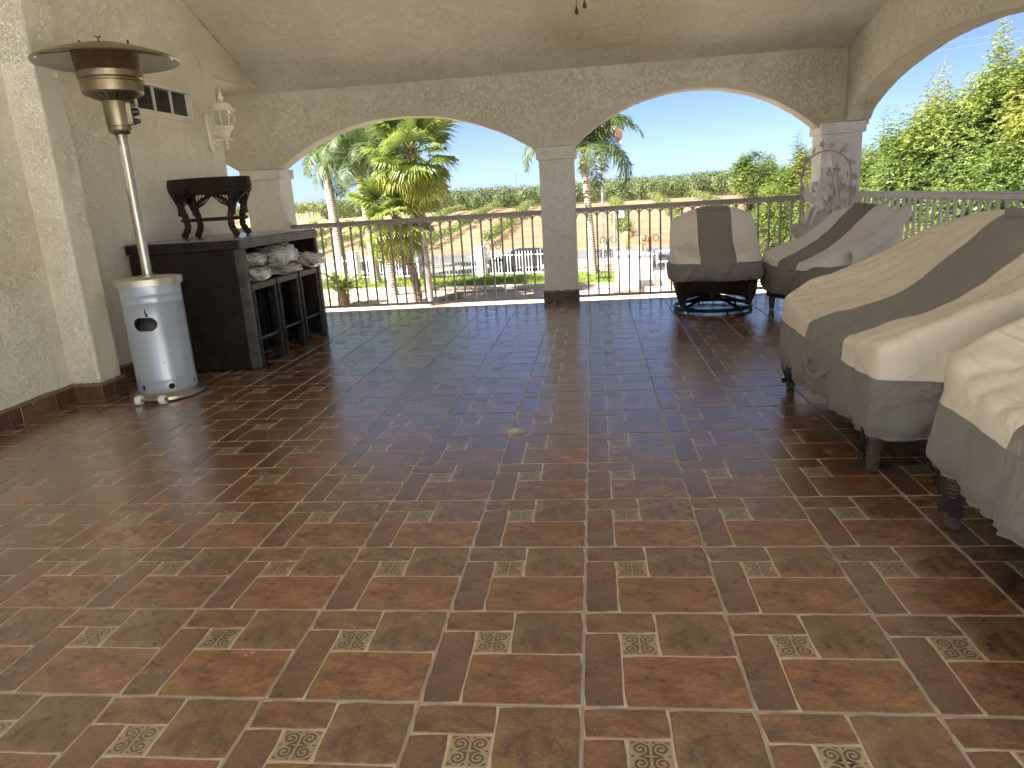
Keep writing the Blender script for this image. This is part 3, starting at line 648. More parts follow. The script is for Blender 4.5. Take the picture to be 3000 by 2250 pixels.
# --- oval wicker stand on the bar
sxc, syc, sz = -7.62, 10.75, 2.514
st = thing('wicker_stand', 'dark oval wicker stand with curved legs standing on top of the bar', 'plant stand', T(sxc, syc, sz))
A_, B_ = .85, .52
def oval(a, k=1.0, z=0): return (A_ * k * math.cos(a), B_ * k * math.sin(a), z)
for q in range(9):
    mb = MB(); n = 64; mb.tube([oval(2 * math.pi * i / n, 1 + .012 * (1 if (i + q) % 2 else -1) - .012 * abs(q - 4) * .5, 1.155 - q * .031) for i in range(n)], .019, 6, closed=True); mb.build('rim_strand', WICK_BR if q % 3 else WICK, st, S, smooth=True)
mb = MB(); mb.lathe([(0, 1.10), (.97, 1.10), (.97, 1.13), (0, 1.14)], 40, sx=A_, sy=B_); mb.build('top', WICK, st, S)
for k_, a in enumerate((R(215), R(325), R(35), R(145))):
    ex, ey = A_ * .82 * math.cos(a), B_ * .86 * math.sin(a); sg = 1 if ex > 0 else -1; sy_ = 1 if ey > 0 else -1
    P = [(ex * .98, ey, .92), (ex * .95, ey, .62), (ex * .84, ey * .95, .40), (ex * .82, ey * .95, .22), (ex * 1.02, ey * 1.05, .02)]
    Q = []
    for i in range(len(P) - 1):
        for f_ in np.linspace(0, 1, 5)[:-1]: Q.append(tuple(P[i][c] + (P[i + 1][c] - P[i][c]) * f_ for c in range(3)))
    Q.append(P[-1]); mb = MB(); mb.tube(Q, [.06 + .012 * (i % 2) for i in range(len(Q))], 9); mb.build('leg', WICK_BR, st, S, smooth=True)
    for s_ in range(7):      # open lattice gusset fanning from the leg to the rim
        f_ = s_ / 6; top = oval(a + sg * sy_ * -1 * (-.15 - .55 * f_), .97, .90); mb = MB(); mb.tube([(ex * .95, ey, .45 + .02 * s_), tuple((np.array((ex * .95, ey, .5)) + np.array(top)) / 2 + np.array((0, 0, -.02))), top], .013, 5); mb.build('lattice_strand', WICK, st, S)
        top2 = oval(a + sg * sy_ * -1 * (.2 * f_), .97, .90); mb = MB(); mb.tube([(ex * .95, ey, .5), top2], .013, 5); mb.build('lattice_strand', WICK, st, S)
for sy_ in (-1, 1):          # arched braid between the legs
    mb = MB(); P = []
    for i in range(21):
        u = -1 + 2 * i / 20; P.append((u * A_ * .70, sy_ * B_ * .52 * (1.0 + .55 * (1 - u * u)), .46 + .42 * math.sqrt(max(0, 1 - u * u))))
    mb.tube(P, [.032 + .008 * (i % 2) for i in range(21)], 7); mb.build('arch_braid', WICK_BR, st, S, smooth=True)
for sx_ in (-1, 1):
    mb = MB(); P = []
    for i in range(15):
        u = -1 + 2 * i / 14; P.append((sx_ * A_ * .66 * (1 + .35 * (1 - u * u)), u * B_ * .50, .46 + .40 * math.sqrt(max(0, 1 - u * u))))
    mb.tube(P, .034, 7); mb.build('arch_braid', WICK_BR, st, S, smooth=True)
mb = MB(); mb.lathe([(0, .33), (.80, .33), (.84, .365), (.80, .40), (0, .40)], 40, sx=A_, sy=B_); mb.build('shelf', WICK_BR, st, S, smooth=True, angle=40)

# --- wall lantern
LAMPW = vary('lamp_cream', (0.84, 0.80, 0.70), (0.74, 0.70, 0.60), 10, 0.5)
LGLASS, t_, b_ = nodes('lamp_glass', (0.75, 0.74, 0.66), 0.08, **{'Transmission Weight': 0.75, 'IOR': 1.25})
ls = thing('wall_lantern', 'ornate cream wall lantern with scrolled bracket and ribbed glass', 'wall lamp', T(WX, 13.3, 4.6))
lo = (WX, 13.3, 4.6); lx, ly = WX + .42, 13.3
mb = MB(); mb.prism([(13.3 - .10, 4.50), (13.3 - .05, 4.42), (13.3, 4.40), (13.3 + .05, 4.42), (13.3 + .10, 4.50), (13.3 + .085, 4.85), (13.3 + .11, 5.10), (13.3 + .05, 5.24), (13.3, 5.27), (13.3 - .05, 5.24), (13.3 - .11, 5.10), (13.3 - .085, 4.85)], WX + .004, WX + .07, axis='x'); mb.build('back_plate', LAMPW, ls, S, lo, bevel=.015)
def spir(cx, cz, r0, r1, a0, tr, sg=1, n=22): return [(WX + p[0], 13.3, p[2]) for p in spiral_pts(cx, cz, r0, r1, a0, tr, n, sg)]
for P in (spir(.19, 4.88, .02, .10, 0, 1.3), spir(.20, 5.06, .015, .07, 2, 1.2, -1), spir(.18, 4.60, .015, .075, -1, 1.2, -1), spir(.33, 4.76, .012, .06, 1, 1.2)):
    mb = MB(); mb.tube(P, .022, 7); mb.build('bracket_scroll', LAMPW, ls, S, lo, smooth=True)
mb = MB(); mb.tube([(WX + .05, 13.3, 4.66), (WX + .25, 13.3, 4.655), (lx + .16, 13.3, 4.66)], .028, 8); mb.build('bracket_arm', LAMPW, ls, S, lo, smooth=True)
c0 = (lx, ly, 0)
mb = MB(); mb.lathe([(0, 4.41), (.03, 4.44), (.045, 4.50), (.02, 4.53), (.05, 4.57), (.035, 4.62), (.05, 4.68), (.10, 4.78), (.12, 4.84), (.145, 4.88), (.20, 4.90), (.205, 4.95), (.15, 4.96), (0, 4.96)], 20, c=c0); mb.build('lamp_cup', LAMPW, ls, S, lo, smooth=True, angle=35)
prof = [(.15, 4.965), (.205, 5.0), (.245, 5.08), (.255, 5.15), (.245, 5.22), (.21, 5.285)]
mb = MB(); mb.lathe(prof, 32, c=c0, cap=False); mb.build('lamp_glass', LGLASS, ls, S, lo, smooth=True)
for i in range(8):
    a = 2 * math.pi * i / 8 + .2; mb = MB(); mb.tube([(lx + (r_ + .004) * math.cos(a), ly + (r_ + .004) * math.sin(a), z) for r_, z in prof], .012, 5); mb.build('lamp_rib', LAMPW, ls, S, lo, smooth=True)
mb = MB(); mb.lathe([(.19, 5.285), (.275, 5.29), (.285, 5.32), (.25, 5.34), (.22, 5.36), (.20, 5.42), (.14, 5.47), (.06, 5.50), (.045, 5.54), (.07, 5.58), (.05, 5.62), (.03, 5.65), (.05, 5.68), (.025, 5.71), (.012, 5.80), (0, 5.82)], 24, c=c0); mb.build('lamp_cap', LAMPW, ls, S, lo, smooth=True, angle=35)

CHROME = nodes('drain_metal', (.80, .80, .78), .35, metal=.6)[0]
# --- floor drain, ceiling fan with its pull chains
dr = thing('floor_drain', 'small round floor drain with metal grate between two tiles', 'drain', T(-.97, 5.17, 0))
mb = MB(); mb.lathe([(.085, .001), (.085, .006), (.13, .0045), (.14, .001)], 32, cap=False); mb.build('mortar_ring', vary('drain_mortar', (.55, .42, .29), (.45, .34, .23), 20, .8), dr, S)
mb = MB(); mb.lathe([(0, .0012), (.085, .0012)], 24, cap=False); mb.build('drain_hole', BLACK, dr, S)
for i in range(-3, 4):
    for ax in (0, 1):
        L = math.sqrt(.082 ** 2 - (i * .023) ** 2); mb = MB(); q = i * .023
        if ax: mb.box(-L, L, q - .0055, q + .0055, .0025, .0065)
        else: mb.box(q - .0055, q + .0055, -L, L, .0027, .0067)
        mb.build('grate_bar', CHROME, dr, S)
mb = MB(); mb.tube([at_ang(2 * math.pi * i / 24, .084, .005) for i in range(24)], .006, 5, closed=True); mb.build('grate_ring', ALU, dr, S)
fanz = 6.6
fan = thing('ceiling_fan', 'ceiling fan of which only the two dark pull chains hang into view', 'ceiling fan', T(.07, 6.0, fanz))
DARKM = nodes('dark_bronze', (.03, .022, .018), .4, metal=.5)[0]
mb = MB(); mb.lathe([(0, -.18), (.2, -.16), (.24, 0), (.2, .16), (.05, .2), (.04, zceil(0, 6) - fanz)], 24); mb.build('motor', DARKM, fan, S, smooth=True)
for i in range(5):
    mb = MB(); mb.box(.22, 1.5, -.15, .15, -.012, .012); mb.build('blade', DARKM, fan, S, rot=(.12, 0, 2 * math.pi * i / 5 + .3), bevel=.02)
for dx, z in ((-.05, 5.06), (.05, 5.12)):
    mb = MB(); mb.tube([(dx, 0, -.15), (dx, 0, z - fanz + .1)], .0045, 5); ch = mb.build('pull_chain', DARKM, fan, S)
    mb = MB(); mb.lathe([(0, -.035), (.022, -.02), (.026, 0), (.014, .04), (.004, .07)], 12, c=(dx, 0, z - fanz + .03)); mb.build('pull_knob', BLACK, ch, S, smooth=True)

# --- covered seats
def fabric(name, c1, c2, rough=.85):
    m, t, b = nodes(name, c1, rough, spec=.25, **{'Sheen Weight': .12}); co = coord(t)
    col = ramp(t, noise_tex(t, co, 2.2, 5, .6), [(.32, c2), (.66, c1)]); t.links.new(col, b.inputs['Base Color'])
    rd = math_(t, 'ABSOLUTE', math_(t, 'SUBTRACT', noise_tex(t, co, 3.2, 3, .5, 1.3), .5))
    h = math_(t, 'ADD', math_(t, 'ADD', math_(t, 'MULTIPLY', noise_tex(t, co, 5.0, 3, .5, .6), .7), math_(t, 'MULTIPLY', ramp(t, rd, [(0, (1, 1, 1)), (.09, (0, 0, 0))]), .35)), math_(t, 'MULTIPLY', noise_tex(t, co, 420, 2), .012)); bump(t, b, h, .55, .02); return m
CREAM = fabric('cover_cream', (.76, .68, .54), (.69, .61, .48)); TAUPE = fabric('cover_taupe', (.26, .235, .20), (.22, .20, .168)); BANDM = fabric('cover_band', (.25, .232, .20), (.21, .195, .165))
CREAM_C = fabric('cover_cool', (.78, .73, .64), (.71, .66, .57))
STRAP = nodes('black_webbing', (.016, .016, .017), .6)[0]
def fbm(x, y, z=0.0): return mnoise.noise(Vector((x, y, z)))
def seat_cover(name, label, loc, rz, W, D, prof_c, prof_s, hem, band, stripe, seed, nu=72, nv=46, r=.13, mats=None, sag=0.0, corner=.22, tuck=.05):
    """fabric cover: local x = depth (front 0, back D), local y = width; profiles give the top height along the depth"""
    root = thing(name, label, 'furniture cover', T(*loc), rz)
    cr, sp_, bd = mats or (CREAM, TAUPE, BANDM)
    def prof(P, x): return float(np.interp(x, [p[0] for p in P], [p[1] for p in P]))
    def sm(P, x): return sum(prof(P, x + d) for d in (-.16, -.08, 0, .08, .16)) / 5
    # column positions with exact stripe edges
    s0, s1 = stripe; n1 = int(nu * (s0 + W / 2) / W); n2 = max(6, int(nu * (s1 - s0) / W)); n3 = nu - n1 - n2
    ys = np.concatenate([np.linspace(-W / 2, s0, n1 + 1), np.linspace(s0, s1, n2 + 1)[1:], np.linspace(s1, W / 2, n3 + 1)[1:]]); nu = len(ys) - 1
    xs = np.linspace(0, D, nv + 1); V = []; idx = {}
    def wr(x, y, z):
        a = .034 * fbm(x * 1.1 + seed, y * .9, z * .7) + .045 * (abs(fbm(x * 1.3 + y * 2.1 + seed * 2, y * 1.2 - x * .8, 1.5)) - .25) + .030 * (abs(fbm(x * 2.2 - y * 4.0 + seed, x * 2.5 + z, 2.5)) - .25) + .006 * fbm(x * 7 + seed, y * 9, z * 6)
        k = smoothstep(.15, .75, abs(y) / (W / 2)); a += (.012 + .034 * k) * (abs(fbm(x * .7 + y * .8 * (1 if y > 0 else -1) + seed, y * 3.2 + seed * 2 + x * .5, 5.0)) - .22)
        return a
    def top(i, j):
        u = (ys[i]) / (W / 2); v = xs[j] / (D / 2) - 1
        c = corner; uu = u * math.sqrt(1 - c * v * v * .5 * abs(u) ** 1.5); vv = v * math.sqrt(1 - c * u * u * .5 * abs(v) ** 1.5)
        if s0 - 1e-6 <= ys[i] <= s1 + 1e-6: uu = u
        y = uu * W / 2; x = (vv + 1) * D / 2; k = abs(u) ** 2.2
        z = sm(prof_c, x) * (1 - k) + sm(prof_s, x) * k
        z += wr(x, y, 0) * (1.2 if k > .4 else .9)
        return [x, y, z]
    for i in range(nu + 1):
        for j in range(nv + 1): idx[i, j] = len(V); V.append(top(i, j))
    F, Mi = [], []
    def is_st(i): return s0 - 1e-6 <= ys[i] and ys[i + 1] <= s1 + 1e-6
    for i in range(nu):
        for j in range(nv): F.append((idx[i, j], idx[i, j + 1], idx[i + 1, j + 1], idx[i + 1, j])[::-1]); Mi.append(1 if is_st(i) else 0)
    loop = [(i, 0) for i in range(nu)] + [(nu, j) for j in range(nv)] + [(i, nv) for i in range(nu, 0, -1)] + [(0, j) for j in range(nv, 0, -1)]
    L = len(loop); base = [Vector(V[idx[q]]) for q in loop]; nrm = []
    for q in range(L):
        a = base[(q + 3) % L] - base[q - 3]; a.z = 0; a.normalize(); nrm.append(Vector((-a.y, a.x, 0)))
    prev = [idx[q] for q in loop]; arc = 4; up = 7; low = 11; s_acc = 0; S_ = [0]
    for q in range(1, L): s_acc += (base[q] - base[q - 1]).length; S_.append(s_acc)
    def hemz(q): return hem + .05 * fbm(S_[q] * .9 + seed, 3.0)
    def bandz(q):
        return band + .03 * fbm(S_[q] * .5, seed) + .06 * smoothstep(D * .2, D, base[q].x)
    for k in range(1, arc + up + low + 1):
        cur = []
        for q in range(L):
            b = base[q]; n_ = nrm[q]; bz = bandz(q); z1 = min(b.z - r, 10); zb = min(bz, z1 - .05)
            if k <= arc: a = k / arc * math.pi / 2; off = r * math.sin(a); z = b.z - r * (1 - math.cos(a))
            elif k <= arc + up: f_ = (k - arc) / up; z = z1 + (zb - z1) * f_; off = r + .02 * f_
            else: f_ = (k - arc - up) / low; z = zb + (hemz(q) - zb) * f_; off = r + .02 + .015 * math.sin(f_ * math.pi) - tuck * smoothstep(.82, 1.0, f_)
            g = max(0, (b.z - z)) / max(.3, b.z - hem)
            fold = (.11 * fbm(S_[q] * 1.9 + seed * 5 + z * .9, z * .5, 4.0) + .12 * (abs(fbm(S_[q] * 2.9 + z * 2.3 + seed, z * .9, 7.0)) - .2) + .02 * fbm(S_[q] * 9 + seed, z * 1.5, 9.0)) * g + .05 * wr(b.x, b.y, z) * 6 * (1 - g) * g
            if k >= arc + up + low - 1: fold += .018 * math.sin(S_[q] * 34 + 3 * fbm(S_[q] * 3, 0))
            p = b + n_ * (off + fold); V.append([p.x, p.y, z + (.012 * fbm(S_[q] * 6, k, seed) if k < arc + up + low and k > arc + up else 0)]); cur.append(len(V) - 1)
        for q in range(L):
            q2 = (q + 1) % L; F.append((prev[q], prev[q2], cur[q2], cur[q])[::-1])
            st_ = loop[q][1] in (0, nv) and loop[q2][1] == loop[q][1] and is_st(min(loop[q][0], loop[q2][0])) and loop[q][1] == 0
            st_ = st_ or (loop[q][1] == nv and loop[q2][1] == nv and is_st(min(loop[q][0], loop[q2][0])))
            Mi.append(2 if k > arc + up else (1 if st_ else 0))
        if k == arc + up: SEAM = list(cur)
        prev = cur
    PV = [tuple(q) for q in V]
    for c_i in (n1, n1 + n2):
        mb = MB(); mb.tube([PV[idx[c_i, j]] for j in range(nv + 1)], .010, 5); mb.build('seam', sp_, root, S, smooth=True)
    mb = MB(); mb.tube([PV[q] for q in SEAM], .009, 5, closed=True); mb.build('band_seam', bd, root, S, smooth=True)
    mb = MB(); mb.tube([PV[q] for q in prev], .016, 6, closed=True); mb.build('hem_cord', bd, root, S, smooth=True)
    V = np.array(V) * S; F = np.array(F)[:, ::-1]; Mi = np.array(Mi)
    # smooth normals across the seams, kept when the panels are separate objects
    for nm, k, mt in (('top_panel', 0, cr), ('stripe_panel', 1, sp_), ('skirt_band', 2, bd)):
        f = F[Mi == k]; used, inv = np.unique(f, return_inverse=True); me = fast_mesh(nm, V[used], inv.reshape(-1, 4), mt, smooth=True); obj(nm, me, root)
    return root, V, idx, xs, ys
def handle(root, pts, mat, wd=.05, nm='handle'):
    mb = MB(); vs, fs = [], []
    P = [Vector(p) for p in pts]
    for i, p in enumerate(P):
        t = (P[min(i + 1, len(P) - 1)] - P[max(i - 1, 0)]).normalized(); n_ = Vector((0, 0, 1)) if abs(t.z) < .8 else Vector((0, 1, 0))
        s_ = (n_ - t * n_.dot(t)).normalized(); o_ = t.cross(s_) * .007
        vs += [p + s_ * wd + o_, p - s_ * wd + o_, p - s_ * wd - o_, p + s_ * wd - o_]
    for i in range(len(P) - 1):
        for k in range(4): fs.append((4 * i + k, 4 * i + (k + 1) % 4, 4 * i + 4 + (k + 1) % 4, 4 * i + 4 + k))
    fs += [(3, 2, 1, 0), tuple(4 * len(P) - 4 + k for k in range(4))]
    mb.add(vs, fs); return mb.build(nm, mat, root, S, smooth=True, angle=40)
PC = [(-.2, 1.22), (0, 1.27), (.25, 1.34), (.7, 1.46), (1.1, 1.66), (1.5, 1.98), (1.8, 2.26), (2.05, 2.44), (2.4, 2.47), (2.8, 2.40)]
PS = [(-.2, 1.30), (0, 1.38), (.25, 1.52), (.7, 1.68), (1.1, 1.82), (1.5, 2.02), (1.8, 2.22), (2.05, 2.34), (2.4, 2.36), (2.8, 2.28)]
def wick_leg(t, x, y, h, name='leg'):
    mb = MB(); n = 14; mb.tube([(x, y, .012 + (h - .012) * i / n) for i in range(n + 1)], [.055 + .038 * i / n + .005 * (i % 2) for i in range(n + 1)], 12); return mb.build(name, LEGM, t, S, smooth=True, angle=50)
LEGM = wicker('wicker_tan', (.05, .036, .024), (.15, .115, .08), 110)
def sofa(label, loc, W, D=2.3):
    t = thing('wicker_loveseat', label, 'loveseat', T(*loc))
    for x in (.05, D + .05):
        for y in (-W / 2 + .22, W / 2 - .22): wick_leg(t, x, y, .52)
    mb = MB(); mb.box(.12, D + .1, -W / 2 + .12, W / 2 - .12, .45, .95); mb.build('seat_box', WICK_BR, t, S, bevel=.05)
    mb = MB(); mb.box(D - .3, D + .05, -W / 2 + .15, W / 2 - .15, .95, 2.1); mb.build('backrest', WICK_BR, t, S, bevel=.06)
    for sg in (-1, 1): mb = MB(); y_ = sg * (W / 2 - .28); mb.box(.15, D - .3, y_ - .14, y_ + .14, .95, 1.25); mb.build('arm', WICK_BR, t, S, bevel=.06)
    return t
def straps(root, pts):
    for x, y, z, sd in pts:      # webbing tied round the leg below the hem
        handle(root, [(x - .16, y - .05 * sd, z + .14), (x - .15, y - .02 * sd, z - .02), (x - .10, y + .05 * sd, z - .14), (x - .02, y + .13 * sd, z - .20)], STRAP, .035, 'strap')
        handle(root, [(x - .08, y + .16 * sd, z + .14), (x - .06, y + .19 * sd, z), (x - .10, y + .15 * sd, z - .14), (x - .16, y + .03 * sd, z - .20)], STRAP, .035, 'strap')
        mb = MB(); mb.box(x - .10, x + .0, y + .10 * sd - .03, y + .10 * sd + .03, z - .25, z - .19); mb.build('buckle', BLACK, root, S, bevel=.01)
W1 = 3.62
sofa('wicker loveseat hidden under the long striped cover in the right middle', (2.88, 5.22, 0), W1)
r1, *_ = seat_cover('seat_cover', 'long cream loveseat cover with taupe stripe and grey-brown band, right middle', (2.88, 5.22, 0), 0, W1, 2.35, PC, PS, .43, 1.03, (-.96, .26), 3.3, 92, 54)
handle(r1, [(-.155, -.04, .84), (-.21, -.10, .76), (-.23, -.22, .72), (-.23, -.4, .72), (-.21, -.52, .76), (-.155, -.58, .84)], TAUPE, .035)
handle(r1, [(2.05, .30, 2.42), (2.0, .2, 2.45), (1.99, 0, 2.46), (2.0, -.3, 2.45), (2.04, -.45, 2.42)], TAUPE, .045)
straps(r1, [(.08, 1.58, .34, -1), (.08, -1.58, .34, 1)])
sofa('wicker loveseat hidden under the cream cover at the right edge', (3.06, .72, 0), W1)
r2_, *_ = seat_cover('seat_cover', 'cream and taupe loveseat cover cut off by the right edge, nearest the camera', (3.06, .72, 0), 0, W1, 2.35, PC, [(a, b + .1) for a, b in PS], .50, 1.08, (-.60, .60), 8.1, 92, 54)
straps(r2_, [(.08, 1.60, .40, -1)])
# chair two, turned towards the middle of the patio
PC2 = [(-.2, 1.14), (0, 1.20), (.3, 1.30), (.8, 1.50), (1.2, 1.74), (1.6, 2.06), (1.9, 2.30), (2.15, 2.36), (2.6, 2.30)]
PS2 = [(-.2, 1.22), (0, 1.30), (.3, 1.46), (.8, 1.56), (1.2, 1.70), (1.6, 1.94), (1.9, 2.16), (2.15, 2.24), (2.6, 2.15)]
a2 = R(25); f2 = (4.50, 13.02, 0)
c2 = thing('wicker_armchair', 'wicker armchair under the striped cover beside the right railing', 'armchair', T(*f2), a2)
for x in (.15, 1.95):
    for y in (-.82, .82): wick_leg(c2, x, y, .5)
mb = MB(); mb.box(.06, 2.0, -.95, .95, .30, .9); mb.build('seat_box', WICK_BR, c2, S, bevel=.05)
mb = MB(); mb.box(1.7, 2.0, -.9, .9, .9, 2.0); mb.build('backrest', WICK_BR, c2, S, bevel=.05)
r3, *_ = seat_cover('seat_cover', 'cream and taupe armchair cover with a loose fold, by the right railing', f2, a2, 1.85, 2.05, PC2, PS2, .47, 1.12, (-.30, .30), 5.7, 56, 44, mats=(CREAM_C, TAUPE, BANDM))
handle(r3, [(-.16, .20, .86), (-.20, .15, .80), (-.21, 0, .77), (-.20, -.12, .80), (-.16, -.18, .86)], BANDM, .03)
handle(r3, [(1.86, .25, 2.29), (1.82, .15, 2.32), (1.82, -.1, 2.32), (1.85, -.22, 2.29)], TAUPE, .04)
# loose corner flap folded over the near side
mb = MB(); vs = []; fs = []
for i in range(13):
    for j in range(9):
        u, v = i / 12, j / 8; x = .55 + 1.45 * u; z = (1.28 + .92 * u ** 1.3) + (v - .5) * (.42 * (1 - .3 * u)) ; y = -1.12 - .06 * math.sin(v * 3) - .05 * fbm(u * 3, v * 3, 2.0) - .10 * (1 - v) * u
        vs.append((x, y, z))
for i in range(12):
    for j in range(8): fs.append((i * 9 + j, i * 9 + j + 1, i * 9 + j + 10, i * 9 + j + 9))
mb.add(vs, fs); fl = mb.build('fold_flap', CREAM_C, r3, S, smooth=True); sd = fl.modifiers.new('thick', 'SOLIDIFY'); sd.thickness = .006
# swivel chair
sc_ = (3.0, 14.35, 0); a3 = R(90 - 4)
sw = thing('swivel_chair', 'brown wicker swivel rocker on a round black ring base', 'swivel chair', T(*sc_), a3)
RING = nodes('black_metal', (.014, .013, .013), .35, metal=.4)[0]
n = 48; mb = MB(); mb.tube([(.91 * math.cos(2 * math.pi * i / n), .91 * math.sin(2 * math.pi * i / n), .075) for i in range(n)], .045, 8, closed=True); mb.build('base_ring', RING, sw, S, smooth=True)
for i in range(6):
    a = 2 * math.pi * i / 6 + .3; mb = MB(); mb.lathe([(.03, .004), (.03, .06)], 8, c=(.91 * math.cos(a), .91 * math.sin(a), 0)); mb.build('ring_foot', RING, sw, S)
for i in range(4):
    a = math.pi / 2 * i + .65; mb = MB(); mb.tube([(.9 * math.cos(a), .9 * math.sin(a), .09), (.45 * math.cos(a), .45 * math.sin(a), .23), (.08 * math.cos(a), .08 * math.sin(a), .34)], .05, 6, flat=.6); mb.build('spoke', RING, sw, S, smooth=True)
mb = MB(); mb.lathe([(.12, .26), (.12, .52)], 16); mb.build('swivel_hub', RING, sw, S)
Wc, Dc = .92, .88
for row in range(16):       # open woven apron of horizontal strands round the seat
    z = .36 + row * .031; mb = MB(); P = []; n = 72
    for i in range(n):
        a = 2 * math.pi * i / n; e = .25; x = math.copysign(abs(math.cos(a)) ** e, math.cos(a)) * Dc * (.90 + .01 * row); y = math.copysign(abs(math.sin(a)) ** e, math.sin(a)) * Wc * (.90 + .01 * row)
        lift = .13 * max(0, 1 - (y / (Wc * .75)) ** 2) if row < 9 else 0
        if row < 9: lift *= (9 - row) / 9
        P.append((x + .014 * (1 if (i + row) % 2 else -1) * math.cos(a), y + .014 * (1 if (i + row) % 2 else -1) * math.sin(a), z + lift))
    mb.tube(P, .0205, 5, closed=True); mb.build('woven_strand', WICK_BR, sw, S, smooth=True)
for i in range(40):
    a = 2 * math.pi * i / 40; e = .25; x = math.copysign(abs(math.cos(a)) ** e, math.cos(a)) * Dc * .95; y = math.copysign(abs(math.sin(a)) ** e, math.sin(a)) * Wc * .95
    mb = MB(); mb.tube([(x * .94, y * .94, .42), (x, y, .86)], .013, 5); mb.build('woven_stake', WICK_BR, sw, S)
mb = MB(); mb.box(-.8, .8, -.82, .82, .80, .98); mb.build('seat_box', WICK_BR, sw, S, bevel=.05)
for sx_ in (-1, 1):
    for sy_ in (-1, 1): mb = MB(); mb.tube([(sx_ * .80, sy_ * .82, .9), (sx_ * .78, sy_ * .80, .5), (sx_ * .72, sy_ * .74, .19)], [.13, .12, .07], 10); mb.build('corner_post', WICK_BR, sw, S, smooth=True)
mb = MB(); mb.box(.6, .85, -.8, .8, .98, 2.2); mb.build('backrest', WICK_BR, sw, S, bevel=.06)
PC3 = [(-.2, 1.30), (0, 1.34), (.25, 1.44), (.6, 1.56), (.9, 1.82), (1.15, 2.22), (1.4, 2.43), (1.7, 2.44), (2.1, 2.36)]
PS3 = [(-.2, 1.34), (0, 1.42), (.25, 1.52), (.6, 1.58), (.9, 1.72), (1.15, 1.98), (1.4, 2.20), (1.7, 2.28), (2.1, 2.2)]
ca, sa = math.cos(a3), math.sin(a3); f3 = (sc_[0] - ca * .92, sc_[1] - sa * .92, 0)
r4, *_ = seat_cover('seat_cover', 'cream and taupe chair cover facing the camera on the swivel chair', f3, a3, 1.78, 1.80, PC3, PS3, .80, 1.20, (-.42, .36), 2.2, 56, 44, mats=(CREAM_C, TAUPE, BANDM), corner=.3)
handle(r4, [(-.16, .25, 1.02), (-.20, .18, .95), (-.21, 0, .92), (-.20, -.16, .95), (-.16, -.22, 1.02)], BANDM, .03)
handle(r4, [(1.34, .25, 2.40), (1.30, .15, 2.42), (1.30, -.1, 2.42), (1.33, -.22, 2.40)], TAUPE, .03)
# --- fairy statue with vine arch, beside the corner column
STONE = vary('statue_stone', (0.62, 0.58, 0.52), (0.42, 0.37, 0.31), 5, 0.75, bump_s=.6, bump_scale=14, bump_d=.02)
STATUE_G = vary('statue_grey', (0.34, 0.31, 0.28), (0.44, 0.40, 0.36), 6, 0.7)
STATUE = vary('statue_white', (0.84, 0.81, 0.77), (0.66, 0.60, 0.53), 6, 0.7, bump_s=.15, bump_scale=40, bump_d=.004)
so = (5.80, 15.95, 0)
fs_ = thing('fairy_statue', 'whitewashed seated fairy statue under a vine-leaf arch on a rocky pedestal', 'statue', T(*so))
mb = MB(); vs, fs = [], []; n = 40; rows = [(.50, 0), (.46, .3), (.38, .7), (.36, 1.0), (.42, 1.3), (.56, 1.5), (.60, 1.62), (.60, 1.76), (.54, 1.82), (.2, 1.80), (0, 1.80)]
for r_, z in rows:
    for k in range(n):
        a = 2 * math.pi * k / n; q = 1 + .14 * mnoise.noise(Vector((math.cos(a) * 2.2, math.sin(a) * 2.2, z * 2.5))) + .07 * mnoise.noise(Vector((math.cos(a) * 6, math.sin(a) * 6, z * 7)))
        vs.append((r_ * q * math.cos(a), r_ * q * math.sin(a) * .85, z + .03 * mnoise.noise(Vector((math.cos(a) * 4, math.sin(a) * 4, z)))))
for i in range(len(rows) - 1):
    for k in range(n): fs.append((i * n + k, i * n + (k + 1) % n, (i + 1) * n + (k + 1) % n, (i + 1) * n + k))
mb.add(vs, fs); mb.build('pedestal', STONE, fs_, S, smooth=True)
mb = MB(); vs, fs = [], []
for i in range(13):
    th = math.pi * i / 24
    for k in range(24):
        a = 2 * math.pi * k / 24; q = 1 + .25 * mnoise.noise(Vector((math.cos(a) * 2, math.sin(a) * 2, th * 3 + 5)))
        vs.append((.05 + .36 * q * math.cos(th) * math.cos(a), .30 * q * math.cos(th) * math.sin(a), 1.76 + .42 * math.sin(th) * (1 + .2 * mnoise.noise(Vector((math.cos(a) * 3, math.sin(a) * 3, 9))))))
for i in range(12):
    for k in range(24): fs.append((i * 24 + k, i * 24 + (k + 1) % 24, (i + 1) * 24 + (k + 1) % 24, (i + 1) * 24 + k))
mb.add(vs, fs); mb.build('rock_seat', STONE, fs_, S, smooth=True)
def skin_mesh(name, verts, edges, radii, mat, parent, scale, root=0, loc=(0, 0, 0), rot=(0, 0, 0), sub=2):
    me = bpy.data.meshes.new(name); me.from_pydata([tuple(c * scale for c in v) for v in verts], edges, [])
    o = obj(name, me, parent, loc, rot); me.materials.append(mat)
    sk = o.modifiers.new('skin', 'SKIN'); sk.use_smooth_shade = True
    lay = me.skin_vertices[0].data if me.skin_vertices else None
    if lay is None:
        bpy.context.view_layer.objects.active = o; bpy.ops.mesh.customdata_skin_add(); lay = me.skin_vertices[0].data
    for i, r_ in enumerate(radii): lay[i].radius = ((r_ if not hasattr(r_, '__len__') else r_[0]) * scale, (r_ if not hasattr(r_, '__len__') else r_[1]) * scale); lay[i].use_root = (i == root)
    ss = o.modifiers.new('sub', 'SUBSURF'); ss.levels = sub; ss.render_levels = sub
    return o
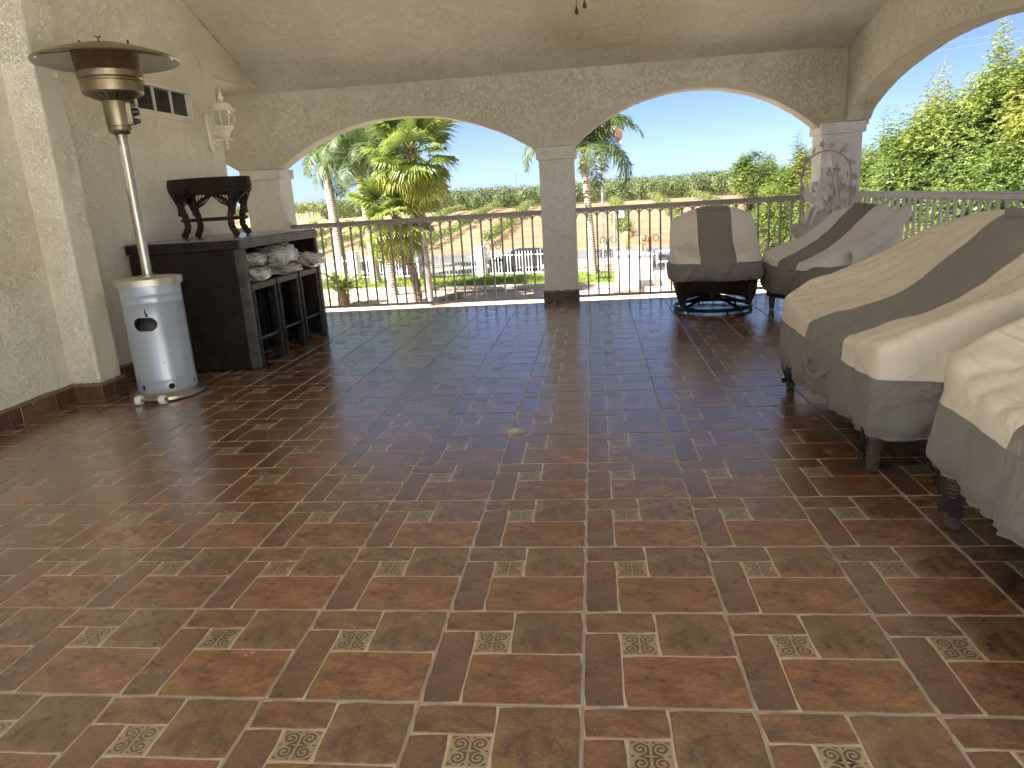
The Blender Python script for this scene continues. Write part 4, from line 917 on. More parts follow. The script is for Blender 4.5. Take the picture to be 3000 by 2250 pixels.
# seated figure looking down to her right (image left), knees to the left
FV = [(0.05, 0, 2.20), (0.04, -.02, 2.38), (0.02, -.03, 2.53), (0.0, -.04, 2.64), (-.03, -.06, 2.72), (-.05, -.09, 2.80),          # pelvis..head
      (-.12, -.04, 2.54), (-.17, -.10, 2.42), (-.16, -.20, 2.33), (-.17, -.24, 2.31),                                                # right arm
      (.15, -.03, 2.55), (.24, -.08, 2.44), (.22, -.18, 2.36), (.20, -.22, 2.35),                                                     # left arm
      (-.03, -.10, 2.18), (-.22, -.26, 2.22), (-.26, -.26, 2.02), (-.31, -.28, 1.90), (-.36, -.33, 1.87),                              # right leg
      (.10, -.10, 2.17), (-.06, -.30, 2.20), (-.14, -.31, 2.00), (-.18, -.33, 1.86), (-.22, -.38, 1.83)]
FE = [(0, 1), (1, 2), (2, 3), (3, 4), (4, 5), (2, 6), (6, 7), (7, 8), (8, 9), (2, 10), (10, 11), (11, 12), (12, 13), (0, 14), (14, 15), (15, 16), (16, 17), (17, 18), (0, 19), (19, 20), (20, 21), (21, 22), (22, 23)]
FR = [(.11, .10), (.085, .07), (.10, .07), (.038, .038), (.07, .08), (.075, .085), .04, .034, .026, .022, .04, .034, .026, .022, .075, .058, .045, .03, .026, .075, .058, .045, .03, .026]
skin_mesh('figure', FV, FE, FR, STATUE, fs_, S)
mb = MB()
for k in range(9): a = -.6 + k * .45; mb.tube([(-.03 + .06 * math.cos(a), -.05 + .07 * math.sin(a), 2.86), (-.02 + .10 * math.cos(a), -.03 + .10 * math.sin(a), 2.72), (.03 + .12 * math.cos(a), .02 + .06 * math.sin(a), 2.52)], [.035, .036, .015], 6)
mb.build('hair', STATUE, fs_, S, smooth=True)
for pts in ([(0.02, .05, 2.52), (-.18, .07, 2.66), (-.42, .08, 3.00), (-.36, .08, 2.72), (-.30, .07, 2.52), (-.20, .06, 2.36), (-.02, .05, 2.36)],
            [(0.06, .05, 2.52), (.22, .08, 2.66), (.50, .09, 2.98), (.47, .09, 2.74), (.36, .08, 2.55), (.22, .07, 2.40), (.07, .05, 2.38)]):
    mb = MB(); n = len(pts); vs = [(p[0], p[1] - .012, p[2]) for p in pts] + [(p[0], p[1] + .012, p[2]) for p in pts]
    mb.add(vs, [tuple(range(n)), tuple(range(2 * n - 1, n - 1, -1))] + [(i, n + i, n + (i + 1) % n, (i + 1) % n) for i in range(n)]); mb.build('wing', STATUE, fs_, S)
ARCHC = (.22, -.02); AR = .60
AP = [(ARCHC[0] - AR, ARCHC[1], 1.78)] + [(ARCHC[0] + AR * math.cos(a), ARCHC[1], 2.98 + .62 * math.sin(a)) for a in np.linspace(math.pi, 0, 21)] + [(ARCHC[0] + AR, ARCHC[1], 1.78)]
mb = MB(); mb.tube(AP, .022, 7); mb.build('vine_arch', STATUE_G, fs_, S, smooth=True)
LEAF5 = [(0, -.5), (.12, -.42), (.46, -.46), (.34, -.18), (.62, .05), (.30, .10), (.28, .40), (.10, .26), (0, .62), (-.10, .26), (-.28, .40), (-.30, .10), (-.62, .05), (-.34, -.18), (-.46, -.46), (-.12, -.42)]
lm = MB(); lm.prism([(x * .22, z * .22) for x, z in LEAF5], -.006, .006, axis='y'); LM = lm.mesh('leaf', STATUE_G, S)
rl = random.Random(4)
LPOS = [(-.30, 3.42), (-.12, 3.62), (.30, 3.72), (.55, 3.55), (.62, 3.62), (.05, 3.75), (.80, 3.30), (-.42, 3.05), (-.40, 2.60), (.86, 2.95), (.84, 2.60), (.55, 2.90), (.60, 2.70), (.40, 2.55), (.66, 2.35), (.30, 2.40), (.52, 2.15), (.36, 2.05), (.75, 2.1), (.20, 2.12), (.60, 1.95), (.15, 1.92), (.45, 1.90), (-.38, 2.2), (.34, 3.0), (.48, 3.1), (.7, 3.0), (.30, 2.75)]
for x, z in LPOS: obj('leaf', LM, fs_, T(x, -.05 + rl.uniform(-.08, .04), z), (rl.uniform(-.7, .7), rl.uniform(0, 6.28), rl.uniform(-.8, .8)), (rl.uniform(.6, 1.1),) * 3)
for x, z in ((-.33, 3.2), (.42, 3.25), (-.37, 2.75), (.80, 2.7), (.25, 3.15)):
    for q in range(6): mb = MB(); mb.lathe([(0, -.03), (.022, -.02), (.03, 0), (.022, .02), (0, .03)], 8, c=(x + rl.uniform(-.04, .04), -.05 + rl.uniform(-.03, .03), z - .035 * q)); mb.build('grape', STATUE_G, fs_, S, smooth=True)
mb = MB(); mb.lathe([(.17, 3.20), (.155, 3.23), (.135, 3.36), (.12, 3.46), (.10, 3.50), (.09, 3.56), (.02, 3.58), (.012, 3.61)], 20, c=(ARCHC[0] - .02, -.02, 0)); mb.build('hanging_bell', STATUE, fs_, S, smooth=True, angle=40)
mb = MB(); mb.tube([(.30, -.06, 1.82), (.36, -.07, 2.2), (.42, -.06, 2.6), (.34, -.06, 3.0), (.26, -.05, 3.2)], .015, 6); mb.tube([(.5, -.06, 1.82), (.58, -.07, 2.3), (.5, -.06, 2.8), (.44, -.05, 3.25)], .015, 6); mb.build('vine_stem', STATUE_G, fs_, S, smooth=True)

# ================================================================ outdoors (metres)
GZ = -3.0
def leaf_mat(name, cols, trans=.35, rough=.5, scale=1.2, co='Object'):
    m = bpy.data.materials.new(name); m.use_nodes = True; t = m.node_tree; b = t.nodes['Principled BSDF']; out = t.nodes['Material Output']
    c = coord(t, co); fac = noise_tex(t, c, scale, 3, .6); n = len(cols)
    col = ramp(t, fac, [(.30 + .4 * i / (n - 1), k) for i, k in enumerate(cols)])
    oi = N_(t, 'ShaderNodeObjectInfo'); hs = N_(t, 'ShaderNodeHueSaturation'); t.links.new(math_(t, 'ADD', math_(t, 'MULTIPLY', oi.outputs['Random'], .3), .85), hs.inputs['Value']); t.links.new(col, hs.inputs['Color'])
    t.links.new(hs.outputs[0], b.inputs['Base Color']); b.inputs['Roughness'].default_value = rough; b.inputs['Specular IOR Level'].default_value = .35
    tr = N_(t, 'ShaderNodeBsdfTranslucent'); t.links.new(hs.outputs[0], tr.inputs['Color']); mx = N_(t, 'ShaderNodeMixShader'); mx.inputs[0].default_value = trans
    t.links.new(b.outputs[0], mx.inputs[1]); t.links.new(tr.outputs[0], mx.inputs[2]); t.links.new(mx.outputs[0], out.inputs['Surface']); MATS[name] = m; return m
L_PALM = leaf_mat('palm_leaf', [(.065, .10, .035), (.15, .195, .065)], .3, .45)
L_PALMY = leaf_mat('palm_leaf_yellow', [(.30, .29, .05), (.19, .24, .05)], .35, .5)
L_FAN = leaf_mat('fan_leaf', [(.13, .19, .035), (.25, .30, .07)], .35, .4)
L_SAGO = leaf_mat('sago_leaf', [(.10, .14, .03), (.20, .22, .055)], .2, .4)
L_TREE = leaf_mat('tree_leaf', [(.05, .085, .022), (.12, .175, .040), (.23, .26, .055)], .27, .45, .55)
L_TREEY = leaf_mat('tree_leaf_yellow', [(.12, .155, .035), (.24, .25, .045), (.33, .31, .055)], .28, .5, .8)
L_VINE = leaf_mat('vine_leaf', [(.12, .155, .04), (.22, .235, .065)], .3, .55, 1.2)
L_ORCH = leaf_mat('orchard_leaf', [(.06, .085, .032), (.11, .145, .05), (.18, .20, .07)], .2, .5, .5)
BARK_P = vary('palm_bark', (.42, .36, .28), (.30, .25, .19), 4, .9, bump_s=.5, bump_scale=20, bump_d=.03)
m_, t_, b_ = nodes('palm_ring_bark', (.40, .34, .26), .9, spec=.1); c_ = coord(t_)
wv = N_(t_, 'ShaderNodeTexWave', wave_type='BANDS', bands_direction='Z'); wv.inputs['Scale'].default_value = 2.6; wv.inputs['Distortion'].default_value = 2.5; wv.inputs['Detail'].default_value = 2; t_.links.new(c_, wv.inputs['Vector'])
t_.links.new(ramp(t_, wv.outputs['Fac'], [(.12, (.22, .175, .13)), (.35, (.44, .38, .30)), (.8, (.50, .44, .36))]), b_.inputs['Base Color']); bump(t_, b_, wv.outputs['Fac'], .5, .03); BARK_RING = m_
FIBRE = vary('palm_fibre', (.10, .065, .04), (.17, .12, .08), 14, .95, bump_s=.8, bump_scale=40, bump_d=.03)
BARK = vary('bark', (.20, .15, .11), (.12, .09, .07), 6, .95, bump_s=.6, bump_scale=20, bump_d=.02)

# --- ground
def gz(x, y):
    y = y + .19 * (min(max(x, -60), 30) + 6.1) * (1 - smoothstep(60, 115, y))
    r = smoothstep(58, 118, y) * (2.35 + .006 * x - .000025 * (x + 20) ** 2)
    return GZ + r + (smoothstep(118, 400, y) * 2.0 * (1 if x > -20 else .6)) + .10 * mnoise.noise(Vector((x * .05, y * .05, 0))) * smoothstep(56, 70, y)
m_, t_, b_ = nodes('soil', (.30, .19, .11), .95, spec=.1); gp = N_(t_, 'ShaderNodeNewGeometry').outputs['Position']
col = ramp(t_, noise_tex(t_, gp, .25, 6, .6), [(.3, (.155, .105, .060)), (.6, (.215, .150, .090)), (.75, (.26, .19, .115))])
sp = N_(t_, 'ShaderNodeSeparateXYZ'); t_.links.new(gp, sp.inputs[0])
dry = math_(t_, 'MULTIPLY', ramp(t_, math_(t_, 'ADD', math_(t_, 'MULTIPLY', sp.outputs[0], -.012), math_(t_, 'MULTIPLY', noise_tex(t_, gp, .08, 4), .5)), [(.50, (0, 0, 0)), (.70, (1, 1, 1))]), ramp(t_, math_(t_, 'MULTIPLY', sp.outputs[1], .01), [(.80, (0, 0, 0)), (.92, (1, 1, 1))]))
col = mix(t_, dry, col, ramp(t_, noise_tex(t_, gp, .7, 4), [(.35, (.28, .215, .10)), (.65, (.34, .275, .135))])); t_.links.new(col, b_.inputs['Base Color'])
mpv = N_(t_, 'ShaderNodeMapping'); mpv.inputs['Scale'].default_value = (6, .3, 1); t_.links.new(gp, mpv.inputs[0]); bump(t_, b_, noise_tex(t_, mpv.outputs[0], 1.0, 4), .5, .12); SOIL = m_
gx = np.concatenate([np.linspace(-900, -160, 12), np.linspace(-150, 110, 66), np.linspace(120, 900, 12)]); gy = np.concatenate([np.linspace(-60, 50, 12), np.linspace(54, 130, 40), np.linspace(140, 420, 20), np.linspace(460, 1500, 8)])
GV = np.array([(x, y, gz(x, y)) for x in gx for y in gy]); ny = len(gy)
GF = np.array([(i * ny + j, (i + 1) * ny + j, (i + 1) * ny + j + 1, i * ny + j + 1) for i in range(len(gx) - 1) for j in range(ny - 1)])
g_o = obj('ground', fast_mesh('ground', GV, GF, SOIL, smooth=True)); tag(g_o, kind='structure')
# driveway with pinkish bands, road, grass verge
m_, t_, b_ = nodes('driveway_concrete', (.52, .42, .31), .85); gp = N_(t_, 'ShaderNodeNewGeometry').outputs['Position']
t_.links.new(ramp(t_, noise_tex(t_, gp, .8, 6, .6), [(.3, (.40, .325, .235)), (.7, (.48, .40, .30))]), b_.inputs['Base Color']); DRIVE = m_
BRICKP = vary('brick_band', (.27, .13, .09), (.31, .17, .12), 2.0, .85)
ASPH = vary('asphalt', (.085, .088, .092), (.11, .113, .115), .9, .9)
DUST = vary('road_shoulder', (.26, .21, .15), (.32, .265, .19), .5, .95)
def flat(name, poly, z, mat, kind='structure', th=.0):
    mb = MB(); mb.add([(x, y, z) for x, y in poly], [tuple(range(len(poly)))]); o_ = mb.build(name, mat); tag(o_, kind=kind); return o_
TH = -0.19
def fy(x, c): return c + TH * (x + 6.1)      # lines parallel to the street fence
flat('driveway', [(-60, 6), (60, 6), (60, fy(60, 32.6)), (-60, fy(-60, 32.6))], GZ + .010, DRIVE)
flat('driveway_apron', [(1.0, 30.0), (16, 26.5), (17.0, fy(17, 46.9)), (3.5, fy(3.5, 46.9))], GZ + .016, DRIVE)
flat('road', [(-120, fy(-120, 47.0)), (120, fy(120, 47.0)), (120, fy(120, 54.0)), (-120, fy(-120, 54.0))], GZ + .022, ASPH)
flat('road_shoulder', [(-120, fy(-120, 38.8)), (120, fy(120, 38.8)), (120, fy(120, 46.99)), (-120, fy(-120, 46.99))], GZ + .004, DUST)
mb = MB(); a_, b_2 = -60, 1.6
mb.prism([(a_, fy(a_, 32.4)), (b_2, fy(b_2, 32.4)), (b_2, fy(b_2, 33.0)), (a_, fy(a_, 33.0))], GZ + .0, GZ + .13); tag(mb.build('kerb', DRIVE, bevel=.03), kind='structure')
flat('brick_band', [(a_, fy(a_, 31.55)), (b_2 + 14, fy(b_2 + 14, 31.55)), (b_2 + 14, fy(b_2 + 14, 31.85)), (a_, fy(a_, 31.85))], GZ + .020, BRICKP)
flat('brick_band', [(-6.9, 26.0), (-6.2, 26.0), (-5.6, fy(-5.6, 31.5)), (-6.5, fy(-6.5, 31.5))], GZ + .020, BRICKP)
flat('brick_band', [(-13.9, 27.0), (-13.2, 26.4), (-11.2, fy(-11.2, 31.5)), (-12.2, fy(-12.2, 31.5))], GZ + .020, BRICKP)
flat('lawn', [(a_, fy(a_, 33.0)), (b_2, fy(b_2, 33.0)), (b_2, fy(b_2, 38.3)), (a_, fy(a_, 38.3))], GZ + .05, vary('lawn_green', (.13, .19, .03), (.25, .25, .06), .5, .9))
rg = np.random.RandomState(3); n = 26000; gx_ = rg.uniform(-24, 1.5, n); gy_ = np.array([fy(x, 33.05) for x in gx_]) + rg.uniform(0, 5.2, n); hh = rg.uniform(.05, .16, n); aa = rg.uniform(0, 6.28, n); ww = .018
V = np.stack([np.stack([gx_ - ww * np.cos(aa), gy_ - ww * np.sin(aa), np.full(n, GZ + .05)], 1), np.stack([gx_ + ww * np.cos(aa), gy_ + ww * np.sin(aa), np.full(n, GZ + .05)], 1), np.stack([gx_ + rg.uniform(-.05, .05, n), gy_ + rg.uniform(-.05, .05, n), GZ + .05 + hh], 1)], 1).reshape(-1, 3)
L_GRASS = leaf_mat('grass_blade', [(.10, .19, .02), (.20, .26, .04), (.33, .30, .09)], .3, .6, .7, 'Object')
gr = obj('grass', fast_mesh('grass', V, np.arange(3 * n).reshape(-1, 3), L_GRASS)); tag(gr, 'short green and straw-coloured grass of the street verge', 'grass', kind='stuff')

# --- street fence
WIRON = nodes('fence_white', (.80, .80, .78), .5)[0]; WPOST = vary('post_white', (.82, .81, .79), (.76, .75, .73), 3, .8)
FX = [-21.5, -17.65, -13.8, -9.95, -6.1, -2.25]
pk = MB(); pk.box(-.017, .017, -.017, .017, .05, 1.0); PKM = None
for i in range(len(FX)):
    x = FX[i]; wd = .22 if i < 5 else .07
    if i < 5:
        mb = MB(); mb.box(-.24, .24, -.24, .24, 0, 1.62); mb.box(-.27, .27, -.27, .27, 1.62, 1.70)
        lab = ['white fence pillar hidden left of the bar', 'white fence pillar at the far left behind the bar', 'white fence pillar between the ringed palm and the bare trunks', 'white fence pillar half hidden behind the dark fan-palm trunk', 'bright white fence pillar left of the middle column'][i]
        tag(mb.build('fence_pillar', WPOST, loc=(x, fy(x, 37.67), GZ), rot=(0, 0, -.19), bevel=.02), lab, 'pillar', 'white pillars of the street fence')
for i in range(len(FX) - 1):
    x0, x1 = FX[i] + .26, FX[i + 1] - (.26 if i < 4 else .05); L = (x1 - x0) / math.cos(math.atan(TH)); y0 = fy(x0, 37.67)
    lab = ['white picket fence panel behind the bar', 'white picket fence panel beside the far-left pillar', 'white picket fence panel behind the bare palm trunks', 'white picket fence panel right of the fan palm', 'white picket fence panel beside the middle column'][i]
    t = thing('fence_panel', lab, 'fence', (x0, y0, GZ), math.atan(TH), 'white picket panels of the street fence')
    for z in (.16, 1.12): mb = MB(); mb.box(0, L, -.022, .022, z, z + .055); mb.build('fence_rail', WIRON, t)
    n = int(L / .165)
    for k in range(1, n):
        s = L * k / n; e = min(s, L - s); top = 1.30 + .42 * math.exp(-(e / .38) ** 2)
        key = round(top, 2); nm = f'pk{key}'
        if nm not in bpy.data.meshes:
            b = MB(); b.box(-.017, .017, -.017, .017, .04, key); b.add([(-.02, -.02, key), (.02, -.02, key), (.02, .02, key), (-.02, .02, key), (0, 0, key + .07)], [(0, 1, 4), (1, 2, 4), (2, 3, 4), (3, 0, 4)]); b.mesh(nm, WIRON)
        obj('picket', bpy.data.meshes[nm], t, (s, 0, 0))

# --- palms
def frond_mesh(name, mat, L=2.6, n=46, droop=1.0, leaf=.55, up=.9, rnd=0, curl=.6):
    """arching feather frond along +x from the origin"""
    rs = np.random.RandomState(rnd); V, F = [], []
    P = []; a = up; x = z = 0.0
    for i in range(n + 1):
        P.append((x, z, a)); a -= droop * 2.1 / n * (0.35 + 1.3 * i / n); x += L / n * math.cos(a); z += L / n * math.sin(a)
    for i in range(n):     # rachis
        w0 = .028 * (1 - i / n) + .004; w1 = .028 * (1 - (i + 1) / n) + .004; b = len(V)
        V += [(P[i][0], -w0, P[i][1]), (P[i][0], w0, P[i][1]), (P[i + 1][0], w1, P[i + 1][1]), (P[i + 1][0], -w1, P[i + 1][1])]; F.append((b, b + 1, b + 2, b + 3))
    for i in range(int(n * .16), n + 1):
        f = i / n; ll = leaf * (.55 + .9 * math.sin(math.pi * min(1, f * .9 + .1)) ) * (1 - .45 * f)
        for sg in (-1, 1):
            for rep in range(1):
                x, z, a = P[i]; fw = rs.uniform(.25, .8); spread = rs.uniform(.55, 1.0); dn = rs.uniform(.15, 1.0) * curl
                d = np.array([math.cos(a) * fw, sg * spread, math.sin(a) * fw + rs.uniform(-.25, .25)]); d /= np.linalg.norm(d); w = .026
                p0 = np.array([x + rs.uniform(-.02, .02), 0, z]); p1 = p0 + d * ll * .5 - np.array([0, 0, .10 * dn * ll]); p2 = p0 + d * ll * .92 - np.array([0, 0, .62 * dn * ll])
                s_ = np.array([math.cos(a), 0, math.sin(a)]) * w; b = len(V)
                V += [tuple(p0 - s_ * .6), tuple(p0 + s_ * .6), tuple(p1 + s_), tuple(p1 - s_), tuple(p2 + s_ * .15), tuple(p2 - s_ * .15)]; F += [(b, b + 1, b + 2, b + 3), (b + 3, b + 2, b + 4, b + 5)]
    return fast_mesh(name, V, F, mat)
FROND = [frond_mesh('frond', L_PALM, 3.4, 74, 1.15, .80, 1.15, q, 1.0) for q in (1, 2)] + [frond_mesh('frond', L_PALM, 3.2, 70, 1.45, .80, .85, 3, 1.2)]
def trunk_mesh(name, H, r0, r1, mat, lean=(0, 0), bulge=0.0, rings=40, rough=0.0, top=None):
    vs, fs = [], []; n = 14; mb = MB(); P, RR = [], []
    for i in range(rings + 1):
        f = i / rings; r_ = r0 + (r1 - r0) * f + bulge * math.exp(-((f - 1.0) / .07) ** 2) + .35 * r0 * math.exp(-f * 22)
        if rough: r_ *= 1 + rough * (1 if i % 2 else -1) * .5 + rough * .5 * random.uniform(-1, 1)
        P.append((lean[0] * f ** 1.5, lean[1] * f ** 1.5, H * f)); RR.append(r_)
    mb.tube(P, RR, n, 0); return mb, P[-1]
def feather_palm(label, x, y, H, r0, r1, nf, lean=(0, 0), seed=1, crown=True, rz0=0, fs=1.0, low=.0):
    t = thing('queen_palm', label, 'palm tree', (x, y, GZ)); rs = random.Random(seed)
    mb, tip = trunk_mesh('trunk', H, r0, r1, BARK_RING, lean, r1 * .35, 60, .05); mb.build('trunk', BARK_RING, t, smooth=True, angle=60)
    mb = MB(); mb.tube([(tip[0], tip[1], tip[2] - .25), (tip[0], tip[1], tip[2] + .1), (tip[0], tip[1], tip[2] + .8)], [r1 * 1.45, r1 * 1.35, r1 * .5], 12); mb.build('boot_sheath', vary('palm_boot', (.52, .42, .28), (.40, .31, .20), 8, .9, bump_s=.7, bump_scale=18, bump_d=.04) if 'palm_boot' not in MATS else MATS['palm_boot'], t, smooth=True)
    for i in range(nf):
        az_ = i * 2.4 + rz0; k = i / max(1, nf - 1); pit = .55 - 1.15 * k + rs.uniform(-.1, .1) - low
        o_ = obj('frond', FROND[i % 3], t, (tip[0], tip[1], tip[2] + .62 - .35 * k), (0, -pit * .6, az_), (fs * rs.uniform(.88, 1.1),) * 3)
        o_.rotation_euler = (rs.uniform(-.3, .3), -(pit) * .7, az_)
    return t
feather_palm('tall ringed palm trunk left of the fan palm, crown above the arch', -15.3, 41.2, 8.75, .34, .22, 15, (-.5, 0), 1, True, .3, .9, -.45)
feather_palm('weeping queen palm with long drooping fronds left of the fan palm', -11.9, 36.9, 6.25, .26, .16, 34, (-.35, 0), 2, True, 1.1, 1.12, .10)
feather_palm('second queen palm behind the fan palm with a slender pale trunk', -9.45, 31.5, 5.45, .22, .12, 30, (-.5, 0), 3, True, .2, 1.0, .15)
feather_palm('queen palm right of the middle column with a bulging pale sheath', -.05, 36.2, 5.55, .22, .155, 24, (-.30, 0), 4, True, 2.6, 1.15, .0)
feather_palm('palm trunk mostly hidden behind the middle column', -1.35, 39.5, 6.9, .20, .15, 18, (-.1, 0), 5, True, .9, .9)
def fan_mesh(name, mats, n=40, L=.95, seed=0, fold=.18, droop=.3, pet=.75):
    rs = np.random.RandomState(seed); V, F, Mi = [], [], []
    def quad(a, b, c, d, m): k = len(V); V.extend([tuple(a), tuple(b), tuple(c), tuple(d)]); F.append((k, k + 1, k + 2, k + 3)); Mi.append(m)
    m = 6
    for i in range(m):
        f0, f1 = i / m, (i + 1) / m; quad((pet * f0, -.016, -.10 * f0 ** 2), (pet * f0, .016, -.10 * f0 ** 2), (pet * f1, .014, -.10 * f1 ** 2), (pet * f1, -.014, -.10 * f1 ** 2), 0)
    hub = np.array([pet, 0, -.10])
    for i in range(n):
        a0 = -1.95 + 3.9 * i / n; a1 = -1.95 + 3.9 * (i + 1) / n; am = (a0 + a1) / 2; l = L * (.78 + .24 * math.cos(am * .7)) * rs.uniform(.92, 1.05); dr = droop * rs.uniform(.5, 1.6)
        def pt(a, r, k): return hub + np.array([math.cos(a) * r, math.sin(a) * r * .96, (fold * r * .35 if k else 0) - dr * (r / L) ** 3 * .5 - .15 * abs(a) * r * .35])
        quad(pt(a0, .03, 0), pt(am, .03, 1), pt(am, l * .55, 1), pt(a0, l * .55, 0), 0); quad(pt(am, .03, 1), pt(a1, .03, 0), pt(a1, l * .55, 0), pt(am, l * .55, 1), 0)
        am2 = am + rs.uniform(-.02, .02); tipc = pt(am2, l, 0) - np.array([0, 0, dr * .25]); w = (a1 - a0) * .3
        mi = 1 if len(mats) > 1 and rs.rand() < .5 else 0
        quad(pt(a0, l * .55, 0), pt(am, l * .55, 1), pt(am2, l * .82, 1), pt(am2 - w, l * .80, 0), 0); quad(pt(am, l * .55, 1), pt(a1, l * .55, 0), pt(am2 + w, l * .80, 0), pt(am2, l * .82, 1), 0)
        quad(pt(am2 - w, l * .80, 0), pt(am2 + w, l * .80, 0), tipc, tipc, mi)
    me = fast_mesh(name, V, F, mats, Mi); return me
FANS = [fan_mesh('fan_leaf', [L_FAN, L_PALMY], 40, .95, 1), fan_mesh('fan_leaf', [L_FAN, L_FAN], 38, 1.0, 2, .2, .45), fan_mesh('fan_leaf', [L_PALMY, L_PALMY], 40, .92, 3, .2, .5)]
def fan_palm(label, x, y, H, r, lean, nl, seed, upto, sc=1.0):
    t = thing('fan_palm', label, 'palm tree', (x, y, GZ)); rs = random.Random(seed)
    f_ = upto; mb, tip = trunk_mesh('trunk', H, r, r * .9, FIBRE, lean, 0, 46, .10)
    nb = int(46 * f_); Va = MB(); Vb = MB()
    P = [(lean[0] * (i / 46) ** 1.5, lean[1] * (i / 46) ** 1.5, H * i / 46) for i in range(47)]
    if nb > 2: Vb.tube(P[:nb + 1], [r * .82 * (1 + .05 * (i % 2)) for i in range(nb + 1)], 12); Vb.build('bare_trunk', vary('scar_bark', (.24, .21, .18), (.16, .14, .12), 5, .9, bump_s=.6, bump_scale=16, bump_d=.03) if 'scar_bark' not in MATS else MATS['scar_bark'], t, smooth=True)
    Va.tube(P[nb:], [r * (1 + .16 * (i % 2) + .1 * rs.random()) for i in range(47 - nb)], 12)
    for k in range(150):        # old leaf bases bristling from the trunk
        i = rs.randint(nb + 1, 46); a = rs.uniform(0, 6.28); p = P[i]; c, s = math.cos(a), math.sin(a)
        Va.tube([(p[0] + c * r * .9, p[1] + s * r * .9, p[2] - .05), (p[0] + c * r * 1.25, p[1] + s * r * 1.25, p[2] + .06), (p[0] + c * r * 1.5, p[1] + s * r * 1.5, p[2] + rs.uniform(.05, .2))], [.03, .022, .008], 4)
    Va.build('fibrous_trunk', FIBRE, t)
    for i in range(nl):
        k = i / (nl - 1); az_ = i * 2.4 + seed; pit = 1.15 - 2.15 * k + rs.uniform(-.15, .15)
        me = FANS[2] if k > .70 else FANS[i % 2]
        obj('fan_leaf', me, t, (tip[0], tip[1], tip[2] + .1 - .55 * k), (rs.uniform(-.3, .3), -pit, az_), (sc * rs.uniform(.85, 1.1),) * 3)
    return t
fan_palm('tall fan palm with dark fibrous trunk filling the left arch', -6.75, 27.6, 6.30, .155, (-.35, .1), 28, 2, .50, 1.28)
fan_palm('shorter fan palm with yellowing skirt just behind the left railing', -7.45, 28.3, 4.0, .15, (-.75, 0), 28, 5, .0, 1.22)
def sago(label, x, y):
    t = thing('sago_palm', label, 'sago palm', (x, y, GZ)); mb = MB(); mb.tube([(0, 0, 0), (0, 0, .3), (0, 0, .62)], [.26, .24, .17], 12); mb.build('trunk', FIBRE, t, smooth=True)
    F_ = frond_mesh('sago_frond', L_SAGO, 1.35, 34, .55, .20, 1.05, 9, .15); rs = random.Random(2)
    for i in range(38): k = i / 37; obj('frond', F_, t, (0, 0, .55), (rs.uniform(-.2, .2), -.35 + .95 * k, i * 2.4), (rs.uniform(.8, 1.08),) * 3)
sago('low sago palm with stiff fronds seen through the railing beside the bar', -11.0, 28.9)
# --- leafy trees to the right: shoots of pinnate leaves
def shoots(centres, dirs, lens, rs, nleaf=15, nlet=6, ll=.085, wl=.030, leafL=.26, tp=.65):
    """vectorised: each shoot carries nleaf pinnate leaves of 2*nlet leaflets"""
    n = len(centres); C = np.asarray(centres); D = np.asarray(dirs); D = D / np.linalg.norm(D, axis=1, keepdims=True); Ls = np.asarray(lens)
    k = np.arange(nleaf); f = (k + .5) / nleaf
    base = C[:, None, :] + D[:, None, :] * (Ls[:, None] * f[None, :])[..., None]                     # n, nleaf, 3
    az = k[None, :] * 2.4 + rs.uniform(0, 6.28, n)[:, None]
    up = np.array([0, 0, 1.0]); A = np.cross(D, np.where(np.abs(D[:, 2:3]) > .9, np.array([[1.0, 0, 0]]), up[None])); A /= np.linalg.norm(A, axis=1, keepdims=True); B = np.cross(D, A)
    rad = A[:, None, :] * np.cos(az)[..., None] + B[:, None, :] * np.sin(az)[..., None]
    ld = rad * 1.0 + D[:, None, :] * (.55 - .2 * f)[None, :, None] + np.array([0, 0, -.18]) + rs.normal(0, .12, (n, nleaf, 3)); ld /= np.linalg.norm(ld, axis=2, keepdims=True)
    tap = (1.0 - tp * f ** 2)[None, :, None]
    side = np.cross(ld, up[None, None]) ; side /= np.linalg.norm(side, axis=2, keepdims=True) + 1e-6
    m = np.arange(nlet); g = (m + .8) / nlet
    p = base[:, :, None, :] + ld[:, :, None, :] * (leafL * g[None, None, :, None] * tap[..., None]) + np.array([0, 0, -.10])[None, None, None] * (g ** 2 * leafL)[None, None, :, None]
    out = []
    for sg in (-1, 1):
        d = side[:, :, None, :] * sg * .85 + ld[:, :, None, :] * .55 + rs.normal(0, .16, (n, nleaf, nlet, 3)) + np.array([0, 0, -.15]); d /= np.linalg.norm(d, axis=3, keepdims=True)
        L_ = (ll * (1.1 - .35 * g))[None, None, :, None] * tap[..., None] * rs.uniform(.8, 1.2, (n, nleaf, nlet, 1)); wv = np.cross(d, np.broadcast_to(up, d.shape) + rs.normal(0, .5, d.shape)); wv /= np.linalg.norm(wv, axis=3, keepdims=True) + 1e-6; wv = wv * (wl * .5) * tap[..., None]
        q0 = p; q1 = p + d * L_ * .45 + wv; q2 = p + d * L_; q3 = p + d * L_ * .45 - wv
        out.append(np.stack([q0, q1, q2, q3], 3))
    V = np.concatenate([o.reshape(-1, 4, 3) for o in out]).reshape(-1, 3); F = np.arange(len(V)).reshape(-1, 4)
    # stems
    return V, F
